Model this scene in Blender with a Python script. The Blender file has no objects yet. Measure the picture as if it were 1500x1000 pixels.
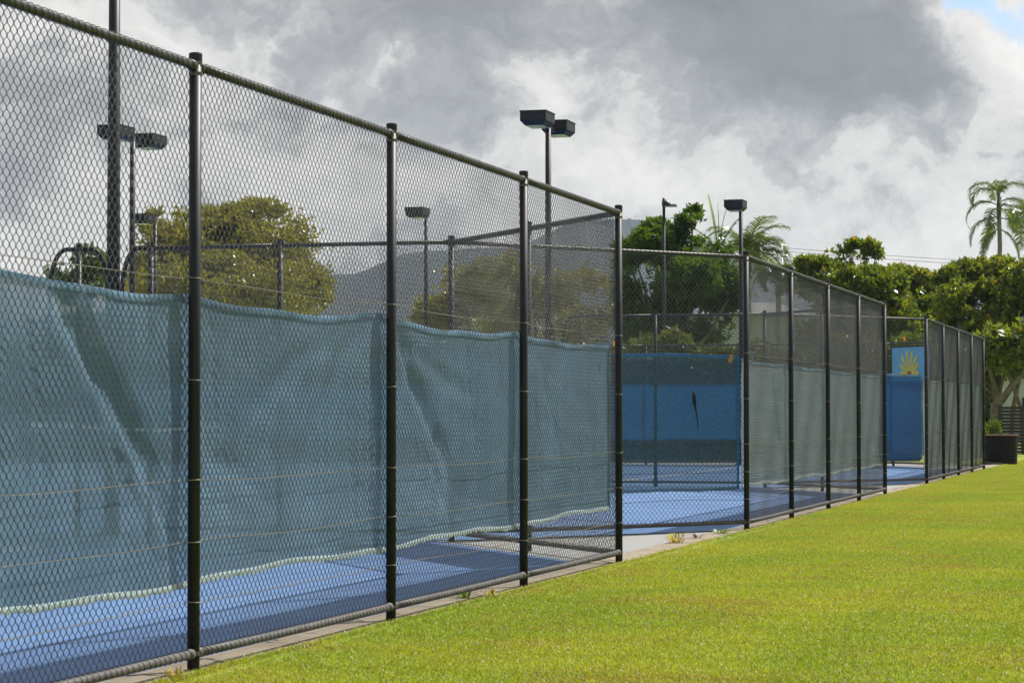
import bpy, bmesh, math, random
import numpy as np
from mathutils import Vector, Matrix
R = math.radians
random.seed(7); np.random.seed(7)
rng = np.random.default_rng(11)
scene = bpy.context.scene
col = scene.collection
PI = math.pi

# ------------------------------------------------------------------ camera
EYE = 1.2525
PITCH = 0.02936
FPX = 3627.0
cam_d = bpy.data.cameras.new('camera'); cam = bpy.data.objects.new('camera', cam_d); col.objects.link(cam)
cam.location = (0, 0, EYE); cam.rotation_euler = (PI/2 + PITCH, 0, 0)
cam_d.sensor_width = 36.0; cam_d.lens = 36.0*FPX/1500.0
cam_d.clip_start = 0.1; cam_d.clip_end = 9000
scene.camera = cam

# ------------------------------------------------------------------ sun, sky, exposure
SUN_AZ = math.atan2(.62, .56)      # towards +X from +Y
SUN_EL = R(51)
sd = bpy.data.lights.new('sun', 'SUN'); sd.energy = 4.8; sd.angle = R(0.5); sd.color = (1.0, .955, .88)
so = bpy.data.objects.new('sun', sd); col.objects.link(so)
sdir = Vector((math.sin(SUN_AZ)*math.cos(SUN_EL), math.cos(SUN_AZ)*math.cos(SUN_EL), math.sin(SUN_EL)))
so.rotation_euler = (-sdir).to_track_quat('-Z', 'Y').to_euler()
so.location = sdir*50
scene.view_settings.view_transform = 'Standard'; scene.view_settings.look = 'None'
scene.view_settings.exposure = 0.42; scene.view_settings.gamma = 1.0

class NT:
    """small helper to wire node trees"""
    def __init__(s, nt): s.nt = nt
    def n(s, t, **kw):
        nd = s.nt.nodes.new(t)
        for k, v in kw.items():
            if k.startswith('i_'):
                nd.inputs[k[2:].replace('_', ' ')].default_value = v
            else: setattr(nd, k, v)
        return nd
    def l(s, a, b): s.nt.links.new(a, b)
    def math(s, op, a, b=None, c=None, clamp=False):
        nd = s.nt.nodes.new('ShaderNodeMath'); nd.operation = op; nd.use_clamp = clamp
        for i, v in enumerate((a, b, c)):
            if v is None: continue
            if isinstance(v, (int, float)): nd.inputs[i].default_value = v
            else: s.l(v, nd.inputs[i])
        return nd.outputs[0]
    def mix(s, f, a, b, mode='MIX'):
        nd = s.nt.nodes.new('ShaderNodeMix'); nd.data_type = 'RGBA'; nd.blend_type = mode
        for i, v in ((0, f), (6, a), (7, b)):
            if isinstance(v, (int, float)): nd.inputs[i].default_value = v
            elif isinstance(v, tuple): nd.inputs[i].default_value = (*v, 1) if len(v) == 3 else v
            else: s.l(v, nd.inputs[i])
        return nd.outputs[2]
    def noise(s, vec, scale, detail=4, rough=.55, dist=0.0, dims='3D'):
        nd = s.nt.nodes.new('ShaderNodeTexNoise'); nd.noise_dimensions = dims
        nd.inputs['Scale'].default_value = scale; nd.inputs['Detail'].default_value = detail
        nd.inputs['Roughness'].default_value = rough; nd.inputs['Distortion'].default_value = dist
        if vec is not None: s.l(vec, nd.inputs['Vector'])
        return nd.outputs['Fac']
    def ramp(s, fac, stops, interp='LINEAR'):
        nd = s.nt.nodes.new('ShaderNodeValToRGB'); cr = nd.color_ramp; cr.interpolation = interp
        while len(cr.elements) < len(stops): cr.elements.new(.5)
        for e, (p, c) in zip(cr.elements, stops):
            e.position = p; e.color = (*c, 1) if len(c) == 3 else c
        s.l(fac, nd.inputs[0]); return nd.outputs[0]
    def smooth(s, v, a, b):
        nd = s.nt.nodes.new('ShaderNodeMapRange'); nd.interpolation_type = 'SMOOTHSTEP'
        s.l(v, nd.inputs[0]); nd.inputs[1].default_value = a; nd.inputs[2].default_value = b
        return nd.outputs[0]

world = bpy.data.worlds.new('World'); scene.world = world; world.use_nodes = True
wt = world.node_tree; wt.nodes.clear(); w = NT(wt)
tc = w.n('ShaderNodeTexCoord'); dirv = tc.outputs['Generated']
sky = w.n('ShaderNodeTexSky', sky_type='NISHITA'); sky.sun_disc = False
sky.sun_elevation = SUN_EL; sky.sun_rotation = SUN_AZ
sky_c = w.mix(1.0, sky.outputs[0], (.13, .13, .13), 'MULTIPLY')
# warped direction so that cloud edges billow
nz = w.n('ShaderNodeTexNoise'); nz.inputs['Scale'].default_value = 14; nz.inputs['Detail'].default_value = 6; nz.inputs['Roughness'].default_value = .6
w.l(dirv, nz.inputs['Vector'])
sub = w.n('ShaderNodeVectorMath', operation='SUBTRACT'); w.l(nz.outputs['Color'], sub.inputs[0]); sub.inputs[1].default_value = (.5, .5, .5)
scl = w.n('ShaderNodeVectorMath', operation='SCALE'); w.l(sub.outputs[0], scl.inputs[0]); scl.inputs['Scale'].default_value = .075
wd = w.n('ShaderNodeVectorMath', operation='ADD'); w.l(dirv, wd.inputs[0]); w.l(scl.outputs[0], wd.inputs[1])
flat = w.n('ShaderNodeVectorMath', operation='MULTIPLY'); w.l(wd.outputs[0], flat.inputs[0]); flat.inputs[1].default_value = (1, 1, 1.7)
big = w.noise(flat.outputs[0], 9, 5, .55)
tiny = w.noise(flat.outputs[0], 75, 8, .62)
fine = w.noise(flat.outputs[0], 26, 9, .6)
def skydir(px, py):
    a = (px-750)/FPX; v = -(py-500)/FPX; c, s_ = math.cos(PITCH), math.sin(PITCH)
    return Vector((a, c-v*s_, s_+v*c)).normalized()
sep = w.n('ShaderNodeSeparateXYZ'); w.l(wd.outputs[0], sep.inputs[0])
yy = w.math('MAXIMUM', sep.outputs[1], .05)
AZ = w.math('DIVIDE', sep.outputs[0], yy); EL = w.math('DIVIDE', sep.outputs[2], yy)
def blob(px, py, sx, sy, amp):
    d = skydir(px, py); a0, e0 = d.x/d.y, d.z/d.y
    dx = w.math('MULTIPLY', w.math('SUBTRACT', AZ, a0), FPX/sx); dy = w.math('MULTIPLY', w.math('SUBTRACT', EL, e0), FPX/sy)
    q = w.math('ADD', w.math('MULTIPLY', dx, dx), w.math('MULTIPLY', dy, dy))
    return w.math('MULTIPLY', w.math('EXPONENT', w.math('MULTIPLY', q, -1.0)), amp)
BL = [(900, 30, 380, 80, -.26), (1170, 120, 250, 95, -.34), (560, 15, 160, 45, -.14), (1100, 215, 120, 45, -.12), (640, 150, 90, 40, -.10),
      (800, 130, 65, 60, .34), (1450, 160, 130, 150, .22), (1480, 60, 90, 70, .25), (470, 250, 170, 80, .08), (150, 40, 260, 80, .16),
      (40, 250, 140, 60, -.16), (20, 350, 200, 60, .20), (700, 290, 160, 50, .04), (1280, 320, 240, 70, .03), (1330, 390, 200, 40, .14), (1000, 290, 120, 35, .16),
      (400, 130, 120, 50, -.04), (570, 100, 80, 40, .20), (950, 235, 70, 40, .12), (1230, 210, 90, 40, .12)]
acc = None
for b in BL:
    o_ = blob(*b); acc = o_ if acc is None else w.math('ADD', acc, o_)
val = w.math('ADD', w.math('ADD', -.025, w.math('MULTIPLY', big, 1.05)), w.math('ADD', acc, w.math('ADD', w.math('MULTIPLY', w.math('SUBTRACT', fine, .5), .68), w.math('MULTIPLY', w.math('SUBTRACT', tiny, .5), .28))))
cloud = w.ramp(val, [(.0, (.185, .195, .21)), (.28, (.24, .25, .268)), (.43, (.32, .33, .342)), (.52, (.42, .425, .425)), (.58, (.53, .528, .515)), (.70, (.62, .612, .59)), (.95, (.76, .75, .72))])
hole = w.math('ADD', blob(1410, 0, 60, 30, 1.0), blob(1500, 40, 70, 36, .5))
cov = w.smooth(w.math('SUBTRACT', hole, w.math('MULTIPLY', fine, .45)), .10, .5)
blue = w.mix(.5, sky_c, (.24, .42, .74))
final = w.mix(cov, cloud, blue)
bg = w.n('ShaderNodeBackground'); w.l(final, bg.inputs[0]); bg.inputs[1].default_value = 1.0
wo = w.n('ShaderNodeOutputWorld'); w.l(bg.outputs[0], wo.inputs[0])

# ------------------------------------------------------------------ layout frame
TH = 0.27076; BAY = 3.07215; P0 = Vector((-1.5583, 12.148, 0)); H = 3.03
U = Vector((math.sin(TH), math.cos(TH), 0)); N = Vector((-math.cos(TH), math.sin(TH), 0))
def W(u, n, z=0.0):
    p = P0 + U*u + N*n; return Vector((p.x, p.y, z))
def at(px, py, Y):
    """world point seen at a photograph pixel, at distance Y (used to measure where far things stand)"""
    a = (px-750)/FPX; v = -(py-500)/FPX; c, s_ = math.cos(PITCH), math.sin(PITCH)
    dy = c-v*s_; return Vector((a/dy*Y, Y, EYE + (s_+v*c)/dy*Y))

# ------------------------------------------------------------------ materials
def mat(name):
    m = bpy.data.materials.new(name); m.use_nodes = True; t = m.node_tree; t.nodes.clear()
    q = NT(t); out = q.n('ShaderNodeOutputMaterial'); return m, q, out
def simple(name, c1, c2=None, scale=8, rough=.5, bump=0, bscale=60, metallic=0, spec=.5):
    m, q, out = mat(name); geo = q.n('ShaderNodeNewGeometry')
    p = q.n('ShaderNodeBsdfPrincipled'); p.inputs['Roughness'].default_value = rough
    p.inputs['Metallic'].default_value = metallic; p.inputs['Specular IOR Level'].default_value = spec
    f = q.noise(geo.outputs['Position'], scale, 5, .6)
    f = q.smooth(f, .3, .7)
    q.l(q.mix(f, c1, c2 or tuple(x*.8 for x in c1)), p.inputs['Base Color'])
    if bump:
        b = q.n('ShaderNodeBump'); b.inputs['Strength'].default_value = bump; b.inputs['Distance'].default_value = .01
        q.l(q.noise(geo.outputs['Position'], bscale, 4, .6), b.inputs['Height']); q.l(b.outputs[0], p.inputs['Normal'])
    q.l(p.outputs[0], out.inputs[0]); return m
M = {}
M['post'] = simple('black powder coat', (.009, .011, .016), (.018, .020, .026), 5, .48, spec=.3)
M['rail'] = simple('dusty black rail', (.022, .021, .023), (.042, .040, .042), 9, .5)
M['rail_low'] = simple('dusty lower rail', (.065, .062, .062), (.11, .105, .10), 9, .6)
M['wire'] = simple('coated mesh wire', (.008, .0075, .007), (.014, .013, .012), 4, .45, spec=.4)
M['wire'].node_tree.nodes['Principled BSDF'].inputs['Coat Weight'].default_value = 1.0
M['wire'].node_tree.nodes['Principled BSDF'].inputs['Coat Roughness'].default_value = .42
M['wire'].node_tree.nodes['Principled BSDF'].inputs['Coat IOR'].default_value = 1.72
M['lace'] = simple('black lacing wire', (.018, .018, .018), (.03, .03, .03), 4, .5)
M['strain'] = simple('weathered strain wire', (.36, .33, .27), (.22, .2, .16), 12, .55)
M['clamp'] = simple('dull clamp metal', (.06, .055, .048), (.14, .12, .09), 60, .5, metallic=.3)
M['lamp'] = simple('black lamp housing', (.010, .011, .015), (.018, .019, .023), 3, .45, spec=.3)
M['lens'] = simple('lamp glass', (.30, .36, .42), (.24, .3, .36), 6, .15)
M['trunk'] = simple('bark', (.10, .085, .065), (.19, .17, .14), 6, .9, .4, 20)
M['palm_trunk'] = simple('palm trunk', (.22, .21, .19), (.33, .32, .29), 5, .9, .3, 20)
M['black_wood'] = simple('black stained timber', (.010, .010, .013), (.02, .02, .024), 4, .6)
M['tub'] = simple('dark corrugated tub', (.007, .007, .007), (.013, .011, .010), 7, .7, spec=.2)
M['tub_rim'] = simple('rusty rim', (.20, .085, .04), (.12, .07, .05), 12, .8)
M['building'] = simple('pale rendered wall', (.34, .38, .44), (.38, .42, .46), .5, .8)
M['roof'] = simple('grey roof', (.13, .14, .15), (.17, .18, .19), .8, .6)
M['line'] = simple('white line paint', (.74, .75, .76), (.6, .62, .64), 3, .6)
M['tape'] = simple('white net tape', (.78, .78, .76), (.7, .7, .68), 3, .7)
M['net'] = simple('black net cord', (.02, .02, .02), (.03, .03, .03), 3, .7)
M['cable'] = simple('cable', (.05, .05, .055), (.06, .06, .06), 3, .6)
M['wood_pole'] = simple('weathered pole', (.17, .14, .11), (.23, .2, .17), 2, .8)
M['black_hole'] = simple('dark tear patch', (.004, .004, .005), (.008, .008, .008), 30, .9)
M['tag'] = simple('orange brown tie', (.42, .23, .05), (.3, .16, .04), 30, .7)

def screen_mat(name, c1, c2, alpha, trans, rough=.7):
    m, q, out = mat(name); geo = q.n('ShaderNodeNewGeometry'); pos = geo.outputs['Position']
    f = q.smooth(q.noise(pos, 1.1, 5, .6, .6), .35, .68)
    c = q.mix(f, c1, c2)
    st = q.smooth(q.noise(pos, 14, 4, .6), .35, .7)
    c = q.mix(q.math('MULTIPLY', st, .25), c, tuple(x*.6 for x in c1))
    d = q.n('ShaderNodeBsdfPrincipled'); q.l(c, d.inputs['Base Color']); d.inputs['Roughness'].default_value = rough
    tl = q.n('ShaderNodeBsdfTranslucent'); q.l(q.mix(.25, c, (.02, .20, .55)), tl.inputs[0])
    mx = q.n('ShaderNodeMixShader'); mx.inputs[0].default_value = trans; q.l(d.outputs[0], mx.inputs[1]); q.l(tl.outputs[0], mx.inputs[2])
    tr = q.n('ShaderNodeBsdfTransparent')
    m2 = q.n('ShaderNodeMixShader'); m2.inputs[0].default_value = alpha
    q.l(tr.outputs[0], m2.inputs[1]); q.l(mx.outputs[0], m2.inputs[2]); q.l(m2.outputs[0], out.inputs[0]); return m
M['screen'] = screen_mat('knitted shade cloth', (.115, .225, .325), (.15, .285, .405), .86, .20)
M['screen_grey'] = screen_mat('glint-greyed shade cloth', (.25, .33, .38), (.30, .38, .44), .90, .2)  # paler grey puts the wire glint at grazing view into the cloth colour
M['screen_dark'] = screen_mat('shaded dark shade cloth', (.035, .115, .15), (.045, .13, .17), .62, .30)  # shade of the backlit side is put into this darker cloth colour
M['screen_far'] = screen_mat('bright blue shade cloth', (.02, .16, .42), (.03, .19, .48), .97, .5)
M['screen_blue'] = screen_mat('deep blue shade cloth', (.015, .115, .30), (.02, .14, .36), .80, .55)  # darker, more saturated blue than the near screen cloth
M['hem'] = screen_mat('pale blue hem tape', (.10, .20, .32), (.28, .50, .78), .95, .2)
M['hem_mid'] = screen_mat('mid blue hem', (.04, .20, .45), (.05, .23, .5), .97, .4)
M['hem_low'] = screen_mat('frayed pale hem', (.62, .78, .84), (.75, .86, .90), .96, .25)

def court_mat():
    m, q, out = mat('blue acrylic court'); geo = q.n('ShaderNodeNewGeometry'); pos = geo.outputs['Position']
    a = q.smooth(q.noise(pos, .6, 6, .6, .8), .35, .7)
    c = q.mix(a, (.060, .145, .335), (.082, .187, .395))
    g = q.smooth(q.noise(pos, 5, 6, .65), .55, .8)
    c = q.mix(q.math('MULTIPLY', g, .35), c, (.07, .11, .22))
    p = q.n('ShaderNodeBsdfPrincipled'); q.l(c, p.inputs['Base Color']); p.inputs['Roughness'].default_value = .75
    b = q.n('ShaderNodeBump'); b.inputs['Strength'].default_value = .25; b.inputs['Distance'].default_value = .003
    q.l(q.noise(pos, 300, 3, .6), b.inputs['Height']); q.l(b.outputs[0], p.inputs['Normal']); q.l(p.outputs[0], out.inputs[0]); return m
M['court'] = court_mat()
def concrete_mat(name, a_, b_, c_):
    m, q, out = mat(name); geo = q.n('ShaderNodeNewGeometry'); pos = geo.outputs['Position']
    f = q.smooth(q.noise(pos, 1.5, 6, .65), .3, .7); c = q.mix(f, a_, b_)
    f2 = q.smooth(q.noise(pos, 9, 6, .7), .5, .75); c = q.mix(q.math('MULTIPLY', f2, .6), c, c_)
    p = q.n('ShaderNodeBsdfPrincipled'); q.l(c, p.inputs['Base Color']); p.inputs['Roughness'].default_value = .9
    b = q.n('ShaderNodeBump'); b.inputs['Strength'].default_value = .5; b.inputs['Distance'].default_value = .006
    q.l(q.noise(pos, 90, 5, .7), b.inputs['Height']); q.l(b.outputs[0], p.inputs['Normal']); q.l(p.outputs[0], out.inputs[0]); return m
M['concrete'] = concrete_mat('concrete slab', (.27, .27, .27), (.30, .30, .295), (.235, .23, .225))
def kerb_mat_extra(m):
    q = NT(m.node_tree); p = [n_ for n_ in m.node_tree.nodes if n_.type == 'BSDF_PRINCIPLED'][0]; src = p.inputs['Base Color'].links[0].from_socket
    geo = q.n('ShaderNodeNewGeometry'); v = q.n('ShaderNodeTexVoronoi', feature='DISTANCE_TO_EDGE'); v.inputs['Scale'].default_value = 1.1
    wv = q.n('ShaderNodeVectorMath', operation='ADD'); nn_ = q.n('ShaderNodeTexNoise'); nn_.inputs['Scale'].default_value = 6; q.l(geo.outputs['Position'], nn_.inputs['Vector']); q.l(geo.outputs['Position'], wv.inputs[0]); sc_ = q.n('ShaderNodeVectorMath', operation='SCALE'); sc_.inputs['Scale'].default_value = .25; q.l(nn_.outputs['Color'], sc_.inputs[0]); q.l(sc_.outputs[0], wv.inputs[1]); q.l(wv.outputs[0], v.inputs['Vector'])
    q.l(q.mix(q.math('LESS_THAN', v.outputs['Distance'], .012), src, (.05, .045, .035)), p.inputs['Base Color'])
M['kerb'] = concrete_mat('stained kerb', (.25, .20, .14), (.31, .265, .20), (.13, .10, .06))

kerb_mat_extra(M['kerb'])
def grass_color(q, pos, rnd=None):
    a = q.smooth(q.noise(pos, .35, 5, .6, .7), .36, .66)
    c = q.mix(a, (.25, .355, .014), (.37, .425, .022))
    b = q.smooth(q.noise(pos, .7, 6, .7, .8), .48, .70)
    c = q.mix(q.math('MULTIPLY', b, .72), c, (.36, .255, .065))
    f = q.noise(pos, 22, 3, .6)
    c = q.mix(q.smooth(f, .3, .75), q.mix(.4, c, (.07, .13, .008), 'MIX'), c)
    return c
def blade_mat():
    m, q, out = mat('grass blades'); geo = q.n('ShaderNodeNewGeometry')
    c = grass_color(q, geo.outputs['Position'])
    r = geo.outputs['Random Per Island']
    c = q.mix(q.math('MULTIPLY', q.smooth(r, .86, .90), .7), c, (.38, .33, .13))
    hs = q.n('ShaderNodeHueSaturation'); q.l(c, hs.inputs['Color']); q.l(q.math('ADD', .6, q.math('MULTIPLY', r, .8)), hs.inputs['Value'])
    d = q.n('ShaderNodeBsdfPrincipled'); q.l(hs.outputs[0], d.inputs['Base Color']); d.inputs['Roughness'].default_value = .45
    t = q.n('ShaderNodeBsdfTranslucent'); q.l(q.mix(1.0, hs.outputs[0], (1.5, 1.35, .6), 'MULTIPLY'), t.inputs[0])
    mx = q.n('ShaderNodeMixShader'); mx.inputs[0].default_value = .45; q.l(d.outputs[0], mx.inputs[1]); q.l(t.outputs[0], mx.inputs[2])
    q.l(mx.outputs[0], out.inputs[0]); return m
def lawn_mat():
    m, q, out = mat('lawn'); geo = q.n('ShaderNodeNewGeometry'); pos = geo.outputs['Position']
    c = grass_color(q, pos)
    p = q.n('ShaderNodeBsdfPrincipled'); q.l(q.mix(.15, c, (.08, .08, .025)), p.inputs['Base Color']); p.inputs['Roughness'].default_value = .9
    b = q.n('ShaderNodeBump'); b.inputs['Strength'].default_value = .8; b.inputs['Distance'].default_value = .02
    q.l(q.noise(pos, 45, 5, .7), b.inputs['Height']); q.l(b.outputs[0], p.inputs['Normal']); q.l(p.outputs[0], out.inputs[0]); return m
M['blade'] = blade_mat(); M['lawn'] = lawn_mat()

def leaf_mat(name, c1, c2, c3, tint=(1.5, 1.5, .5), trans=.4, rough=.35, odd=.03, oddc=(.45, .18, .03), spec=.5):
    m, q, out = mat(name); geo = q.n('ShaderNodeNewGeometry')
    r = geo.outputs['Random Per Island']
    f = q.smooth(q.noise(geo.outputs['Position'], .9, 3, .6), .35, .65)
    c = q.mix(f, c1, c2); c = q.mix(q.math('MULTIPLY', r, .7), c, c3)
    c = q.mix(q.math('LESS_THAN', q.math('FRACT', q.math('MULTIPLY', r, 37.3)), odd), c, oddc)
    d = q.n('ShaderNodeBsdfPrincipled'); q.l(c, d.inputs['Base Color']); d.inputs['Roughness'].default_value = rough; d.inputs['Specular IOR Level'].default_value = spec
    t = q.n('ShaderNodeBsdfTranslucent'); q.l(q.mix(1.0, c, tint, 'MULTIPLY'), t.inputs[0])
    mx = q.n('ShaderNodeMixShader'); mx.inputs[0].default_value = trans; q.l(d.outputs[0], mx.inputs[1]); q.l(t.outputs[0], mx.inputs[2])
    q.l(mx.outputs[0], out.inputs[0]); return m
M['leaf_olive'] = leaf_mat('olive leaves', (.16, .175, .035), (.25, .245, .05), (.27, .24, .055), odd=.01, oddc=(.36, .2, .05))
M['leaf_dark'] = leaf_mat('deep green leaves', (.028, .068, .008), (.075, .135, .012), (.05, .09, .015), tint=(2.4, 2.2, .4), odd=.004)
M['leaf_broad'] = leaf_mat('broad glossy leaves', (.07, .135, .018), (.17, .23, .028), (.12, .14, .03), tint=(2.0, 1.8, .45), rough=.33, odd=.02, oddc=(.42, .24, .03), spec=.7)
M['leaf_palm'] = leaf_mat('palm leaflets', (.07, .12, .025), (.11, .16, .04), (.10, .13, .04), odd=.03, oddc=(.25, .2, .09))
M['leaf_spear'] = leaf_mat('young palm leaflets', (.20, .28, .03), (.25, .31, .04), (.2, .26, .04), odd=0)
M['leaf_hedge'] = leaf_mat('hedge leaves', (.05, .085, .015), (.09, .12, .02), (.1, .11, .03), odd=.006)
M['leaf_lime'] = leaf_mat('lime shrub leaves', (.09, .15, .014), (.16, .22, .022), (.08, .13, .015), odd=0)
M['hill'] = simple('forested hillside', (.008, .019, .034), (.014, .028, .042), .03, .95, 1.0, .12)  # forest base darkened and blued: cloud shade and haze put into the colour

# ------------------------------------------------------------------ builders
def tag(o, label=None, cat=None, group=None, kind=None):
    if label: o['label'] = label
    if cat: o['category'] = cat
    if group: o['group'] = group
    if kind: o['kind'] = kind
    return o
def empty(name, loc=(0, 0, 0), rz=0.0):
    o = bpy.data.objects.new(name, None); o.empty_display_size = .2; col.objects.link(o)
    o.location = loc; o.rotation_euler = (0, 0, rz); return o
def make_mesh(name, V, F, m, smooth=False):
    me = bpy.data.meshes.new(name); me.from_pydata([tuple(v) for v in V], [], F); me.materials.append(m)
    if smooth: me.polygons.foreach_set('use_smooth', [True]*len(F))
    me.update(); return me
def np_mesh(name, V, F, m, smooth=False):
    """V (n,3) float array, F (m,4) int array of quads"""
    me = bpy.data.meshes.new(name); V = np.asarray(V, np.float32); F = np.asarray(F, np.int32); k = F.shape[1]
    me.vertices.add(len(V)); me.vertices.foreach_set('co', V.ravel())
    me.loops.add(F.size); me.loops.foreach_set('vertex_index', F.ravel())
    me.polygons.add(len(F)); me.polygons.foreach_set('loop_start', np.arange(0, F.size, k, dtype=np.int32))
    me.polygons.foreach_set('loop_total', np.full(len(F), k, np.int32))
    if smooth: me.polygons.foreach_set('use_smooth', np.ones(len(F), bool))
    me.materials.append(m); me.update(calc_edges=True); me.validate(); return me
def link(name, me, parent=None, loc=(0, 0, 0), rz=0.0):
    o = bpy.data.objects.new(name, me); col.objects.link(o); o.parent = parent; o.location = loc; o.rotation_euler = (0, 0, rz); return o
def kids(o): return [c for c in bpy.data.objects if c.parent is o]
def copy_tree(o, parent=None):
    c = o.copy(); col.objects.link(c); c.parent = parent
    for ch in kids(o): copy_tree(ch, c)
    return c

class MB:
    def __init__(s): s.V = []; s.F = []
    def add(s, V, F):
        b = len(s.V); s.V += [tuple(v) for v in V]; s.F += [tuple(i+b for i in f) for f in F]
    def box(s, x0, x1, y0, y1, z0, z1, bev=0.0):
        bm = bmesh.new(); bmesh.ops.create_cube(bm, size=1)
        for v in bm.verts: v.co = Vector(((x0+x1)/2+v.co.x*(x1-x0), (y0+y1)/2+v.co.y*(y1-y0), (z0+z1)/2+v.co.z*(z1-z0)))
        if bev: bmesh.ops.bevel(bm, geom=bm.edges[:], offset=bev, segments=2, affect='EDGES')
        bm.verts.ensure_lookup_table(); bm.verts.index_update()
        s.add([v.co.copy() for v in bm.verts], [[v.index for v in f.verts] for f in bm.faces]); bm.free()
    def tube(s, pts, r, sides=8, caps=True):
        pts = [Vector(p) for p in pts]; n = len(pts); rs = r if isinstance(r, (list, tuple)) else [r]*n
        V = []; F = []; prev = None
        for i, p in enumerate(pts):
            t = (pts[min(i+1, n-1)]-pts[max(i-1, 0)]).normalized()
            if prev is None:
                a = Vector((0, 0, 1)) if abs(t.z) < .9 else Vector((1, 0, 0)); x = t.cross(a).normalized()
            else: x = (prev - t*prev.dot(t)).normalized()
            prev = x; y = t.cross(x)
            for k in range(sides):
                an = 2*PI*k/sides; V.append(p + (x*math.cos(an)+y*math.sin(an))*rs[i])
        for i in range(n-1):
            for k in range(sides):
                k2 = (k+1) % sides; F.append((i*sides+k, i*sides+k2, (i+1)*sides+k2, (i+1)*sides+k))
        if caps: F.append(tuple(range(sides-1, -1, -1))); F.append(tuple((n-1)*sides+k for k in range(sides)))
        s.add(V, F)
    def mesh(s, name, m, smooth=False): return make_mesh(name, s.V, s.F, m, smooth)
    def build(s, name, m, parent=None, smooth=False, loc=(0, 0, 0), rz=0): return link(name, s.mesh(name, m, smooth), parent, loc, rz)

def poly_sheet(name, pts, z, m, res=None):
    me = make_mesh(name, [(p[0], p[1], z) for p in pts], [tuple(range(len(pts)))], m)
    o = link(name, me); tag(o, kind='structure'); return o

# ------------------------------------------------------------------ ground
WID = 4*BAY; PER = 6*BAY
JN = 2.42           # depth of the recess between two courts
big_ground = poly_sheet('ground', [(-3000, -60), (3000, -60), (3000, 3500), (-3000, 3500)], -.05, M['lawn'])
def quad(name, u0, u1, n0, n1, z, m):
    return poly_sheet(name, [W(u0, n0), W(u1, n0), W(u1, n1), W(u0, n1)][::-1], z, m)
# concrete apron that carries all three courts; the kerb strip in front of it
quad('concrete_path', -30, 16*BAY+3.0, -.02, 42, -.006, M['concrete'])
# lawn as one gently uneven sheet next to the kerb
def lawn_sheet():
    us = np.linspace(-14, 66, 321); ns = np.concatenate([np.linspace(-.065, -2, 24), np.linspace(-2.3, -26, 60)])
    UU, NN = np.meshgrid(us, ns, indexing='ij')
    edge = (NN > -.07)
    NN = NN + edge*(.012*np.sin(UU*3.1)+.012*np.sin(UU*7.7+1)+.015*np.sin(UU*17.3))
    X = P0.x+U.x*UU+N.x*NN; Y = P0.y+U.y*UU+N.y*NN
    Z = .002-.014*np.clip(-NN/.3, 0, 1)-.004*np.clip(-NN/.3, 0, 1)+.010*np.sin(UU*.35+NN*.25)*np.clip(-NN/2, 0, 1)
    V = np.stack([X, Y, Z], -1).reshape(-1, 3); a, b = UU.shape
    I = np.arange(a*b).reshape(a, b); F = np.stack([I[:-1, :-1], I[:-1, 1:], I[1:, 1:], I[1:, :-1]], -1).reshape(-1, 4)
    o = link('lawn', np_mesh('lawn', V, F, M['lawn'], True)); tag(o, kind='structure')
lawn_sheet()
def kerb_strip():
    mb = MB()
    us = np.arange(-14, 16*BAY+3.2, .5)
    V = []; F = []
    for i, u in enumerate(us):
        ui = (u % PER); gap = (WID < (u % PER) < PER)
        nin = .26 if (3*BAY-.1 < (u % PER) < 5*BAY+.1) else .21
        for n, z in ((-.085, -.03), (-.08, -.002), (nin+.0, .004), (nin, -.01)):
            V.append(W(u, n, z))
    for i in range(len(us)-1):
        for k in range(3): F.append((i*4+k, i*4+k+1, (i+1)*4+k+1, (i+1)*4+k))
    o = link('kerb', make_mesh('kerb', V, F, M['kerb'])); tag(o, kind='structure')
kerb_strip()
# blue courts: octagon-like pads with cut corners
def pad(c0):
    """c0: u of the first front post of this court"""
    u0, u1 = c0, c0+WID; e = .22
    out = .24   # blue paint runs a little outside the near cut corner
    pts = [(u0-out*.2, .2), (u1-e*1.3, .2), (u1+BAY-.10-e, JN), (u1+BAY-.06, JN+.15), (u1+BAY-.06, 40), (u0-BAY+.06, 40), (u0-BAY+.06, JN-.1), (u0-out*1.1, .2)]
    pts = pts[1:]
    return [W(*p) for p in pts][::-1]
for c0 in (-BAY, 5*BAY, 11*BAY): poly_sheet('court_surface', pad(c0), 0.002, M['court'])
# painted court lines
def pline(u0, n0, u1, n1, wd=.05, z=.0062):
    a = W(u0, n0); b = W(u1, n1); t = (b-a).normalized(); s_ = Vector((-t.y, t.x, 0))*wd/2
    return [(a-s_).to_tuple()[:2]+(z,), (b-s_).to_tuple()[:2]+(z,), (b+s_).to_tuple()[:2]+(z,), (a+s_).to_tuple()[:2]+(z,)]
mb = MB()
for k, c0 in enumerate((-BAY, 5*BAY, 11*BAY)):
    cu = c0+WID/2; nb = 5.75; nl = nb+23.77
    hw = 6.9 if k < 2 else 7.85
    for a in ((cu-hw, nb, cu+hw, nb, .08), (cu-5.485, nl, cu+5.485, nl, .08), (cu-5.485, nb+.05, cu-5.485, nl-.05), (cu+5.485, nb+.05, cu+5.485, nl-.05),
              (cu-4.115, nb+.05, cu-4.115, nl-.05), (cu+4.115, nb+.05, cu+4.115, nl-.05), (cu-4.08, nb+5.485, cu+4.08, nb+5.485), (cu-4.08, nl-5.485, cu+4.08, nl-5.485), (cu, nb+5.52, cu, nl-5.52)):
        mb.add(pline(*a), [(3, 2, 1, 0)])
lo = mb.build('court_lines', M['line']); tag(lo, kind='structure')

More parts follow.
